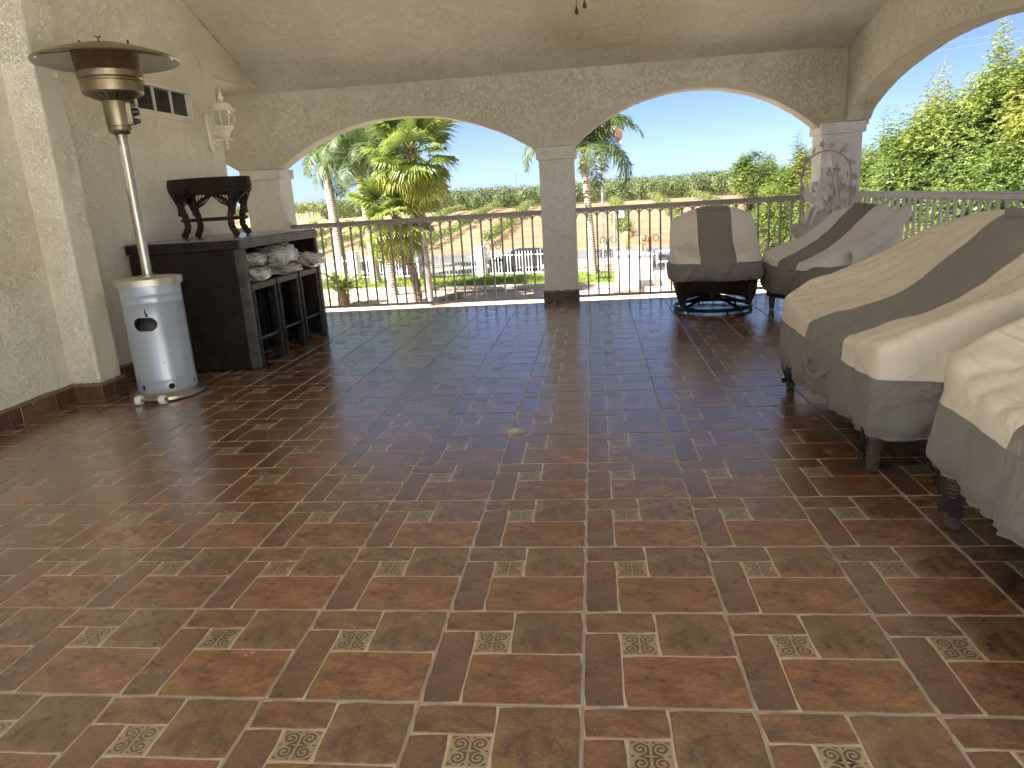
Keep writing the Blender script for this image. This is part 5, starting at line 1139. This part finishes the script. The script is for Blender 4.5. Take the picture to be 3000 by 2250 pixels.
def leafy_tree(label, x, y, base_z, lobes, nsh, seed, mats, ymat=.3, shoot=(.5, .9), group=None, nleaf=15, nlet=6, ll=.085, wl=.03, leafL=.26, trunk_r=.16, spires=()):
    rs = np.random.RandomState(seed); t = thing('leafy_tree', label, 'tree', (x, y, base_z), 0, group)
    vol = np.array([l[3] * l[4] * l[5] for l in lobes]) ** .66; pr = vol / vol.sum(); C, D, L = [], [], []
    for i in range(nsh):
        l = lobes[rs.choice(len(lobes), p=pr)]; d = rs.normal(0, 1, 3); d /= np.linalg.norm(d); r = rs.uniform(.55, 1.0) ** .5
        if d[2] < -.5: d[2] *= -.5
        p = np.array([l[0] + d[0] * l[3] * r, l[1] + d[1] * l[4] * r, l[2] + d[2] * l[5] * r]); C.append(p)
        dd = d * np.array([.8, .8, .5]) + np.array([0, 0, .75]) + rs.normal(0, .25, 3); D.append(dd); L.append(rs.uniform(*shoot))
    V, F = shoots(C, D, L, rs, nleaf, nlet, ll, wl, leafL)
    SC, SD, SL = [], [], []
    for sx, sy, sz, sl in spires:
        for q in range(3):
            SC.append(np.array([sx + rs.normal(0, .16) * (q > 0), sy + rs.normal(0, .16) * (q > 0), sz + .15 - .3 * (q > 0)])); SD.append(np.array([rs.normal(0, .05), rs.normal(0, .05), 1.0])); SL.append((sl + .75) * (1 if q == 0 else rs.uniform(.6, .85)))
    if SC:
        V2, F2 = shoots(SC, SD, SL, rs, 64, 7, ll * 1.15, wl * 1.15, leafL * 1.45, .85); F = np.concatenate([F, F2 + len(V)]); V = np.concatenate([V, V2])
    # yellow new growth in patches of the crown
    cen = V.reshape(-1, 4, 3)[:, 0]; key = np.array([mnoise.noise(Vector((p[0] * .55 + seed, p[1] * .55, p[2] * .7))) for p in cen[::8]]); key = np.repeat(key, 8)[:len(cen)]; mi = (key + rs.normal(0, .12, len(cen)) > (.5 - ymat)).astype(int)
    obj('crown', fast_mesh('crown', V, F, mats, mi), t)
    mb = MB(); zt = max(l[2] for l in lobes); mb.tube([(0, 0, 0), (.08, .03, zt * .4), (.03, .08, zt * .75)], [trunk_r, trunk_r * .8, trunk_r * .45], 10)
    mb.build('trunk', BARK, t, smooth=True)
    mb = MB()
    for l in lobes:
        mb.tube([(.05, .03, zt * .3), (l[0] * .5, l[1] * .5, l[2] * .7), (l[0], l[1], l[2]), (l[0] * 1.1, l[1] * 1.1, l[2] + l[5] * .7)], [trunk_r * .6, trunk_r * .4, trunk_r * .25, .01], 7)
    idx_ = rs.choice(len(C), min(len(C), 260), replace=False)
    for i in idx_:
        p = np.array(C[i]); d = np.array(D[i]); d = d / np.linalg.norm(d); mb.tube([tuple(p - d * .3), tuple(p + d * L[i] * .85)], [.010, .003], 4)
    for c0_, l0_ in zip(SC, SL): mb.tube([tuple(c0_), tuple(c0_ + np.array([0, 0, l0_ * .97]))], [.012, .003], 4)
    mb.build('limbs', BARK, t); return t
TM_ = [L_TREE, L_TREEY]
# lobes: x, y, z (relative to the foot), rx, ry, rz
leafy_tree('big leafy tree with tall spiky shoots filling the right arch', 8.2, 13.6, GZ, [(-.4, .2, 3.9, 1.9, 2.0, 1.4), (.4, -.9, 4.7, 1.6, 1.7, 1.35), (-1.1, -.6, 2.9, 1.3, 1.7, 1.1), (.6, 1.2, 4.4, 1.5, 1.5, 1.3), (-.7, -1.4, 1.8, 1.4, 1.6, 1.2), (-1.0, -1.6, 3.6, .9, .9, .8), (-1.3, .9, 3.8, .8, .9, .8)], 2300, 11, TM_, .22, ll=.105, wl=.040,
           spires=[(-.9, 1.6, 4.5, 1.1), (-.3, .9, 4.9, 1.2), (-.6, .1, 4.9, 1.3), (.1, -.5, 5.3, 1.2), (.5, -1.2, 5.4, 1.0), (-.5, -1.3, 4.9, 1.3), (.9, .2, 5.2, 1.2), (.3, 1.8, 4.6, 1.0), (-1.2, .8, 4.1, 1.0), (-.9, -.7, 4.6, 1.2)])
leafy_tree('broad leafy tree behind the corner column at the left of the right arch', 7.6, 18.6, GZ, [(0, 0, 3.1, 1.8, 1.9, 1.2), (.9, -.8, 3.7, 1.6, 1.6, 1.2), (-.8, -.5, 2.4, 1.4, 1.7, 1.1), (0, -.4, 1.4, 1.7, 1.7, 1.0)], 1700, 12, TM_, .20, ll=.105, wl=.040,
           spires=[(.3, -1.2, 4.6, 1.0), (.9, -.4, 4.6, 1.1), (-.4, -.6, 4.0, .9), (-.9, .4, 3.6, .8), (.5, .8, 4.2, .9)])
leafy_tree('near leafy tree at the far right edge above the white railing', 7.8, 9.6, GZ, [(0, 0, 4.0, 1.8, 1.9, 1.4), (-.6, .9, 3.0, 1.5, 1.6, 1.2), (.3, -1.0, 4.3, 1.6, 1.6, 1.3), (-.5, -.2, 1.9, 1.6, 1.8, 1.2)], 1700, 13, TM_, .24, ll=.105, wl=.040,
           spires=[(-.4, .8, 5.0, 1.2), (.2, 1.3, 5.0, 1.3), (-.2, 0, 5.2, 1.0), (.7, .5, 5.4, 1.1)])
leafy_tree('yellow-green bushy tree seen in the second arch left of the corner column', 7.1, 24.5, GZ, [(0, 0, 3.1, 1.3, 1.3, 1.4), (-.5, .3, 2.2, 1.2, 1.3, 1.1), (.8, -.2, 4.2, 1.0, 1.0, 1.1), (.9, .2, 2.6, 1.2, 1.2, 1.2), (-.2, 0, 1.2, 1.4, 1.3, .9)], 900, 14, TM_, .42, (.4, .8), None, 14, 5, .10, .036, .28, .12,
           spires=[(.7, -.2, 4.9, 1.0), (-.2, .1, 4.2, .8), (1.2, .1, 4.3, .7)])
leafy_tree('small dark leafy tree at the left of the yellow-green one', 6.0, 26.5, GZ, [(0, 0, 4.2, .75, .75, .85), (.6, .2, 3.4, .8, .8, .7), (.3, 0, 2.5, .8, .8, .8)], 330, 15, TM_, .12, (.3, .5), None, 12, 5, .12, .045, .28, .09)
# shrubs under the right railing, one with red flowers
for i, (x, y, h, lab) in enumerate(((5.2, 8.0, 2.2, 'dark shrub below the right railing nearest the camera'), (5.4, 10.6, 2.3, 'green shrub below the middle of the right railing'), (5.2, 13.4, 2.2, 'shrub below the far part of the right railing'))):
    leafy_tree(lab, x, y, GZ, [(0, 0, h, 1.0, 1.3, .8), (.2, .3, h * .55, 1.1, 1.3, 1.0)], 330, 30 + i, [L_ORCH, L_TREEY], .12, (.35, .6), None, 12, 5, .085, .034, .22, .08)
fl_ = thing('flower_spray', 'spray of small red flowers in the shrubs behind the white railing', 'flowers', (4.55, 9.0, .1)); REDF = nodes('red_petal', (.55, .035, .06), .5)[0]
rs = random.Random(3)
pm = MB(); pm.lathe([(0, -.012), (.028, .0), (.02, .02), (0, .025)], 7); PMm = pm.mesh('flower', REDF)
for i in range(26): obj('flower', PMm, fl_, (rs.gauss(0, .07), rs.gauss(0, .10), rs.gauss(0, .09)), (rs.uniform(0, 3), rs.uniform(0, 3), 0))
mb = MB()
for i in range(5): mb.tube([(.2, 0, -.9), (.1 * i - .2, .05 * i - .1, 0)], [.012, .006], 5)
mb.build('stem', BARK, fl_)

# --- vineyard
def blob_leaves(rs, n, rx, ry, rz, cz, size):
    d = rs.normal(0, 1, (n, 3)); d /= np.linalg.norm(d, axis=1, keepdims=True); r = rs.uniform(.35, 1.0, (n, 1)) ** .5
    q = 1 + .35 * np.sin(d[:, :1] * 5 + d[:, 1:2] * 4 + rs.uniform(0, 6)); P = d * r * q * np.array([rx, ry, rz]) + np.array([0, 0, cz])
    a = rs.normal(0, 1, (n, 3)); a /= np.linalg.norm(a, axis=1, keepdims=True); b = np.cross(a, d + rs.normal(0, .4, (n, 3))); b /= np.linalg.norm(b, axis=1, keepdims=True) + 1e-6
    s = size * rs.uniform(.6, 1.3, (n, 1)); V = np.stack([P - a * s, P + b * s * .7, P + a * s, P - b * s * .7], 1).reshape(-1, 3)
    return V, np.arange(4 * n).reshape(-1, 4)
STAKE = nodes('white_stake', (.62, .58, .50), .8)[0]
def plant_mesh(name, seed, n, rx, ry, rz, cz, size, mat, stem=(.03, 1.0), stemmat=None):
    rs = np.random.RandomState(seed); V, F = blob_leaves(rs, n, rx, ry, rz, cz, size); r, h = stem; b = len(V)
    sv = []; sf = []
    for k in range(5):
        a = 2 * math.pi * k / 5; sv += [(r * math.cos(a), r * math.sin(a), 0), (r * .8 * math.cos(a), r * .8 * math.sin(a), h)]
    for k in range(5): q = (k + 1) % 5; sf.append((b + 2 * k, b + 2 * q, b + 2 * q + 1, b + 2 * k + 1))
    V = np.concatenate([V, np.array(sv)]); F = np.concatenate([F, np.array(sf)]); mi = np.zeros(len(F), int); mi[-5:] = 1
    return V, F, mi
def mk(name, data, mats): V, F, mi = data; return fast_mesh(name, V, F, mats, mi)
VD = [plant_mesh('vine', q, 460, .85, .95, .50, 1.0, .085, L_VINE, (.06, .75)) for q in (1, 2, 3)]
VM = [mk('grape_vine', d, [L_VINE, STAKE]) for d in VD]
Cm = Vector((0.0624, -1.479, 1.2045)); cand = []; rs = np.random.RandomState(5)
rows = [-92, -86, -80, -74, -68, -62, -56, -50, -44, -38, -32, -26, -20.5, -15, -9.4, -3.4, 2.6, 8.4, 14.2, 20, 26, 32, 38, 44, 50]
for xr in rows:
    y = 62.0 + .02 * abs(xr)
    while y < 117:
        x = xr + .012 * (y - 60) * (1 if xr > 0 else -.4) + rs.uniform(-.25, .25)
        if rs.rand() > .06 and not (x < -22 and y > 96) and y < 116 - max(0, .34 * x): cand.append((x, y + rs.uniform(-.3, .3), rs.uniform(.58, .92), rs.uniform(0, 6.28), rs.randint(3)))
        y += 1.35
def shown(x, y): d = Vector((x, y, 0)) - Cm; a = math.atan2(d.x, d.y); return (-.62 < a < .30)
def merged(name, items, datas, mats, lab, cat):
    Vs, Fs, Ms, b = [], [], [], 0
    for x, y, s, a, k in items:
        V, F, mi = datas[k]; c, si = math.cos(a), math.sin(a); W_ = np.stack([(V[:, 0] * c - V[:, 1] * si) * s + x, (V[:, 0] * si + V[:, 1] * c) * s + y, V[:, 2] * s + gz(x, y)], 1); Vs.append(W_); Fs.append(F + b); Ms.append(mi); b += len(V)
    o_ = obj(name, fast_mesh(name, np.concatenate(Vs), np.concatenate(Fs), mats, np.concatenate(Ms))); tag(o_, lab, cat, kind='stuff'); return o_
cand = [c for c in cand if shown(c[0], c[1])]; cand.sort(key=lambda c: c[1]); near, far_ = cand[:290], cand[290:]
for x, y, s, a, k in near: o_ = obj('grape_vine', VM[k], None, (x, y, gz(x, y)), (0, 0, a), (s, s, s)); tag(o_, 'young leafy grape vine on a pale stake in the vineyard rows', 'grape vine', 'grape vines of the vineyard rows beyond the road')
if far_: merged('far_grape_vines', far_, VD, [L_VINE, STAKE], 'farther grape vines of the vineyard on the slope', 'vineyard')
# orchard: dense dark citrus on the ridge, open young trees at the far left
OD = [plant_mesh('o', 20 + q, 2600, 2.3, 2.3, 1.75, 1.75, .105, L_ORCH, (.12, 1.2)) for q in range(3)]; OM = [mk('orchard_tree', d, [L_ORCH, BARK]) for d in OD]
ri = []; rs = np.random.RandomState(8)
for row in range(9):
    x = -52 + rs.uniform(0, 2)
    while x < 75:
        ri.append((x + rs.uniform(-.4, .4), 121 + row * 5.6 - (.10 if x < 0 else .34) * x + rs.uniform(-.5, .5) + (6 if x < -30 else 0), rs.uniform(.88, 1.1), rs.uniform(0, 6.28), rs.randint(3))); x += 3.9
ri = [c for c in ri if shown(c[0], c[1])]; fr = [c for c in ri if c[1] < 121 - (.10 if c[0] < 0 else .34) * c[0] + 3 + (6 if c[0] < -30 else 0)]; bk = [c for c in ri if c not in fr]
for x, y, s, a, k in fr: o_ = obj('orchard_tree', OM[k], None, (x, y, gz(x, y) - .1), (0, 0, a), (s, s, s)); tag(o_, 'dense round citrus tree in the front row of the orchard on the ridge', 'tree', 'front row of the dark orchard on the ridge')
merged('orchard', bk, OD, [L_ORCH, BARK], 'dark green orchard massed along the ridge', 'orchard')
YD = [plant_mesh('y', 40 + q, 420, 1.5, 1.5, 1.0, 2.5, .15, L_VINE, (.10, 2.0)) for q in range(3)]; YM = [mk('young_tree', d, [L_VINE, BARK]) for d in YD]; yi = []
for row in range(8):
    x = -150.0
    while x < -44:
        yi.append((x + rs.uniform(-.5, .5), 140 + row * 8 + rs.uniform(-.6, .6), rs.uniform(.8, 1.15), rs.uniform(0, 6.28), rs.randint(3))); x += 4.6
yi = [c for c in yi if shown(c[0], c[1])]; yn = [c for c in yi if c[1] < 146]; yb = [c for c in yi if c[1] >= 146]
for x, y, s, a, k in yn: o_ = obj('young_tree', YM[k], None, (x, y, gz(x, y)), (0, 0, a), (s, s, s)); tag(o_, 'small open young tree standing in the dry field at the far left', 'tree', 'young trees at the edge of the dry field')
if yb: merged('young_orchard', yb, YD, [L_VINE, BARK], 'young orchard rows beyond the dry field', 'orchard')

# --- flagpole and flag
fp = thing('flagpole', 'white flagpole right of the middle column', 'flagpole', (.55, 38.5, GZ)); mb = MB(); mb.lathe([(.10, 0), (.10, .1), (.075, .12), (.065, 4), (.045, 8.4), (.07, 8.42), (.07, 8.52), (0, 8.58)], 14); mb.build('pole', WIRON, fp, smooth=True)
mb = MB(); mb.tube([(.16, 0, 1.0), (.14, 0, 8.3)], .012, 5); mb.build('halyard', WIRON, fp)
RED = nodes('flag_red', (.45, .03, .05), .7)[0]; FWH = nodes('flag_white', (.75, .73, .72), .7)[0]; FBL = nodes('flag_blue', (.03, .04, .14), .7)[0]
fg = thing('flag', 'striped red and white flag hanging among the palm fronds', 'flag', (.68, 38.5, 4.9))
def flagpt(u, v): return (.02 + u * .95 + .05 * math.sin(v * 5), .16 * math.sin(u * 7 + v * 2) * (u + .1), -v * .85 - u * u * .55 - .05 * math.sin(u * 8))
for r_ in range(13):
    mb = MB(); n = 18; vs = []
    for i in range(n + 1):
        for v in (r_ / 13, (r_ + 1) / 13): vs.append(flagpt(i / n, v))
    fs = [(2 * i, 2 * i + 1, 2 * i + 3, 2 * i + 2) for i in range(n)]; mb.add(vs, fs)
    for i in range(len(fs)): mb.m[i] = 1 if (r_ < 7 and i < 7) else 0
    mb.build('stripe', [RED if r_ % 2 == 0 else FWH, FBL], fg, smooth=True)

# --- gate with white piers, statues and lantern
gt = thing('gate_pier', 'tall white stepped gate pier right of the queen palm', 'gate pier', (1.35, 28.6, GZ))
mb = MB(); mb.box(-.46, .46, -.46, .46, 0, 1.62); mb.build('shaft', WPOST, gt, bevel=.02); mb = MB(); mb.box(-.52, .52, -.52, .52, 1.62, 1.72); mb.build('cap', WPOST, gt, bevel=.02)
mb = MB(); mb.box(-.56, .56, -.56, .56, 0, .22); mb.build('plinth', BRICKP, gt)
g2 = thing('gate_pier', 'second white gate pier just behind the tall one', 'gate pier', (2.05, 30.2, GZ)); mb = MB(); mb.box(-.45, .45, -.45, .45, 0, 1.42); mb.build('shaft', WPOST, g2, bevel=.02); mb = MB(); mb.box(-.5, .5, -.5, .5, 1.42, 1.50); mb.build('cap', WPOST, g2, bevel=.02)
lw = MB(); lw.box(0, 2.3, -.2, .2, 0, .82); tag(lw.build('low_wall', WPOST, loc=(2.5, 29.2, GZ), rot=(0, 0, -.19), bevel=.02), 'low white wall running right from the gate piers', 'wall')
lw = MB(); lw.box(0, 2.2, -.2, .2, 0, .45); tag(lw.build('low_wall', WPOST, loc=(2.0, 27.0, GZ), rot=(0, 0, -.19), bevel=.02), 'lowest white wall in front of the gate piers', 'wall')
gf = thing('iron_gate', 'white framed gate leaf standing open by the piers', 'gate', (2.75, 31.0, GZ), -.2)
for a, b, c, d_ in ((0, 1.2, 1.45, 1.53), (1.12, 1.2, .1, 1.45), (0, .08, .1, 1.45), (.08, 1.12, .1, .18), (.08, 1.12, 1.0, 1.06)): mb = MB(); mb.box(a, b, -.03, .03, c, d_); mb.build('gate_bar', WIRON, gf)
for k in range(5): mb = MB(); mb.box(.22 + k * .18, .245 + k * .18, -.012, .012, .18, 1.0); mb.build('gate_picket', WIRON, gf)
LIONY = vary('statue_yellow', (.58, .42, .13), (.50, .34, .12), 6, .7); LIONO = vary('statue_orange', (.50, .26, .16), (.55, .36, .20), 6, .7)
LV = [(0, 0, .22), (.12, 0, .42), (.22, 0, .60), (.24, 0, .76), (.36, 0, .80), (.44, 0, .76), (.20, .10, .48), (.26, .11, .24), (.28, .11, .03), (.36, .11, .02), (.20, -.10, .48), (.26, -.11, .24), (.28, -.11, .03), (.36, -.11, .02),
      (-.02, .13, .20), (.12, .17, .14), (.02, .17, .04), (.16, .17, .02), (-.02, -.13, .20), (.12, -.17, .14), (.02, -.17, .04), (.16, -.17, .02), (-.16, 0, .10), (-.26, .06, .08), (-.30, .10, .22)]
LE = [(0, 1), (1, 2), (2, 3), (3, 4), (4, 5), (2, 6), (6, 7), (7, 8), (8, 9), (2, 10), (10, 11), (11, 12), (12, 13), (0, 14), (14, 15), (15, 16), (16, 17), (0, 18), (18, 19), (19, 20), (20, 21), (0, 22), (22, 23), (23, 24)]
LR = [.17, .16, .17, .17, .13, .07, .08, .055, .05, .04, .08, .055, .05, .04, .11, .09, .06, .045, .11, .09, .06, .045, .05, .03, .045]
def lion(label, loc, rz, mat, sc):
    t = thing('lion_statue', label, 'statue', loc, rz); skin_mesh('lion_body', LV, LE, LR, mat, t, sc)
    mb = MB(); n = 16
    for k in range(26): a = k * 2.4; e = (k % 13) / 12; mb.tube([(.24 * sc, 0, .70 * sc), ((.20 + .02 * e) * sc, .20 * math.cos(a) * sc, (.70 + .20 * math.sin(a)) * sc), ((.14 + .1 * e) * sc, .24 * math.cos(a + .3) * sc, (.64 + .22 * math.sin(a + .3)) * sc)], [.05 * sc, .06 * sc, .02 * sc], 5)
    mb.build('mane', mat, t, smooth=True); mb = MB(); mb.box(-.3 * sc, .45 * sc, -.24 * sc, .24 * sc, -.06, .0); mb.build('slab', WPOST, t)
lion('yellow seated lion statue on the tall gate pier', (1.35, 28.6, GZ + 1.78), -1.4, LIONY, .85)
lion('orange seated lion statue on the second gate pier', (2.05, 30.2, GZ + 1.56), -1.2, LIONO, .8)
lion('orange and yellow lion statue low down right of the piers', (3.0, 26.9, GZ + .51), -1.3, LIONO, .9)
gl = thing('gate_lamp', 'grey lamp post carrying a white bell-shaped lamp near the gate', 'lamp', (.95, 30.5, GZ)); mb = MB(); mb.tube([(0, 0, 0), (0, 0, 3.35), (.1, 0, 3.5), (.3, 0, 3.5)], .05, 8); mb.build('post', IRON, gl, smooth=True); mb = MB(); mb.lathe([(.17, 3.05), (.16, 3.15), (.10, 3.32), (.04, 3.38), (.03, 3.5)], 16, c=(.3, 0, 0)); mb.build('lamp_shade', WIRON, gl, smooth=True)
eg = thing('scroll_gate', 'dark scrolled iron gate leaf beside the tall white pier', 'gate', (-.1, 33.5, GZ), .1)
for k in range(6): mb = MB(); mb.box(.2 + k * .14, .225 + k * .14, -.012, .012, .1, 1.5); mb.build('gate_bar', RING, eg)
for z in (.12, 1.4): mb = MB(); mb.box(.15, 1.0, -.02, .02, z, z + .04); mb.build('gate_rail', RING, eg)

# --- vehicles parked on the road side
def car(label, loc, rz, paint, group='vehicles parked beyond the street fence'):
    t = thing('parked_car', label, 'car', loc, rz, group); t.scale = (.95, .95, .82)
    prof = [(-2.15, .45), (-2.2, .80), (-2.1, .98), (-1.35, 1.05), (-.75, 1.48), (.55, 1.52), (1.25, 1.05), (2.0, .95), (2.15, .72), (2.15, .42), (1.75, .32), (-1.8, .32)]
    mb = MB(); vs = []; n = len(prof)
    for y, k in ((-.86, 1.0), (-.80, 1.0), (.80, 1.0), (.86, 1.0)):
        for x, z in prof: vs.append((x, y * (1 - .16 * smoothstep(1.0, 1.5, z)), z if abs(y) < .85 else .32 + (z - .32) * .97))
    fs = [tuple(range(n - 1, -1, -1)), tuple(3 * n + i for i in range(n))]
    for r_ in range(3): fs += [(r_ * n + i, r_ * n + (i + 1) % n, (r_ + 1) * n + (i + 1) % n, (r_ + 1) * n + i) for i in range(n)]
    mb.add(vs, fs); mb.build('body', paint, t, smooth=True, angle=28)
    for sg in (-1, 1):
        mb = MB(); mb.add([(-1.20, sg * .835, 1.08), (1.02, sg * .835, 1.08), (.48, sg * .758, 1.43), (-.70, sg * .758, 1.41)], [(0, 1, 2, 3) if sg < 0 else (3, 2, 1, 0)]); mb.build('side_window', GLASS_DARK, t)
        for x in (-1.35, 1.35):
            mb = MB(); mb.lathe([(.14, -.10), (.31, -.10), (.33, -.06), (.33, .06), (.31, .10), (.14, .10)], 20); wh = mb.build('wheel', BLACK, t, smooth=True, angle=40, loc=(x, sg * .82, .33), rot=(math.pi / 2, 0, 0)); mb = MB(); mb.lathe([(0, -.105), (.19, -.105), (.19, .105), (0, .105)], 14); mb.build('rim', ALU, wh)
        mb = MB(); mb.box(2.10, 2.17, sg * .62 - .16, sg * .62 + .16, .66, .80); mb.build('headlight', WIRON, t); mb = MB(); mb.box(-2.22, -2.15, sg * .64 - .13, sg * .64 + .13, .74, .90); mb.build('tail_light', RED, t)
    mb = MB(); mb.add([(1.20, -.74, 1.08), (1.20, .74, 1.08), (.60, .68, 1.47), (.60, -.68, 1.47)], [(0, 1, 2, 3)]); mb.build('windscreen', GLASS_DARK, t, loc=(.03, 0, .015))
DK = nodes('car_dark', (.010, .010, .011), .45, **{'Coat Weight': .15})[0]; SIL = nodes('car_silver', (.42, .44, .46), .25, metal=.4, **{'Coat Weight': .6})[0]; WHT = nodes('car_white', (.66, .68, .70), .25, **{'Coat Weight': .6})[0]
car('black car behind the fence right beside the middle column', (-3.9, 40.3, GZ), math.pi - .19, DK)
car('dark car behind the fence between the bare palm trunks', (-12.6, 41.6, GZ), -.19, DK)
car('white car at the left behind the fence beside the bar', (-20.2, 44.2, GZ), -.19, WHT)

# --- utility poles and wires
def upole(label, x, y, h):
    t = thing('utility_pole', label, 'utility pole', (x, y, gz(x, y))); mb = MB(); mb.tube([(0, 0, 0), (0, 0, h)], [.16, .11], 8); mb.build('pole', BARK, t); mb = MB(); mb.box(-1.1, 1.1, -.06, .06, h - .8, h - .65); mb.build('crossarm', BARK, t); mb = MB(); mb.lathe([(.2, 0), (.2, .7)], 10, c=(.35, 0, h - 2.2)); mb.build('transformer', ALU, t)
upole('utility pole with transformer above the orchard left of the ringed palm', -62, 210, 11.5)
upole('thin distant utility pole between the fan palm and the middle column', -31, 300, 10.5)
tw = thing('radio_mast', 'distant lattice radio mast beside the white flagpole', 'mast', (1.5, 420, gz(1.5, 420))); mb = MB()
for sx_, sy_ in ((-1, -1), (1, -1), (0, 1)): mb.tube([(sx_ * .6, sy_ * .5, 0), (sx_ * .3, sy_ * .3, 22)], .09, 4)
for k in range(20): s_ = .6 - .3 * k / 20; mb.tube([(-s_, -s_, k * 1.1), (s_, -s_, k * 1.1 + 1)], .05, 3); mb.tube([(s_, -s_, k * 1.1), (0, s_, k * 1.1 + 1)], .05, 3)
mb.build('lattice', ALU, tw); mb = MB()
for z in (20.5, 18.2): mb.box(-.9, .9, -.5, .5, z, z + 1.4)
mb.build('antenna', WIRON, tw)
GREYW = nodes('wire_grey', (.25, .26, .28), .6)[0]
for dz, lab in ((0, 'upper of two thin power lines crossing the sky in the second arch'), (-.42, 'lower of two thin power lines crossing the sky in the second arch')):
    mb = MB(); mb.tube([(-40, 66, 10.6 + dz), (-10, 61, 9.3 + dz), (20, 56, 9.4 + dz), (50, 51, 11.0 + dz)], 0.0065, 4); tag(mb.build('power_line', GREYW), lab, 'power line')
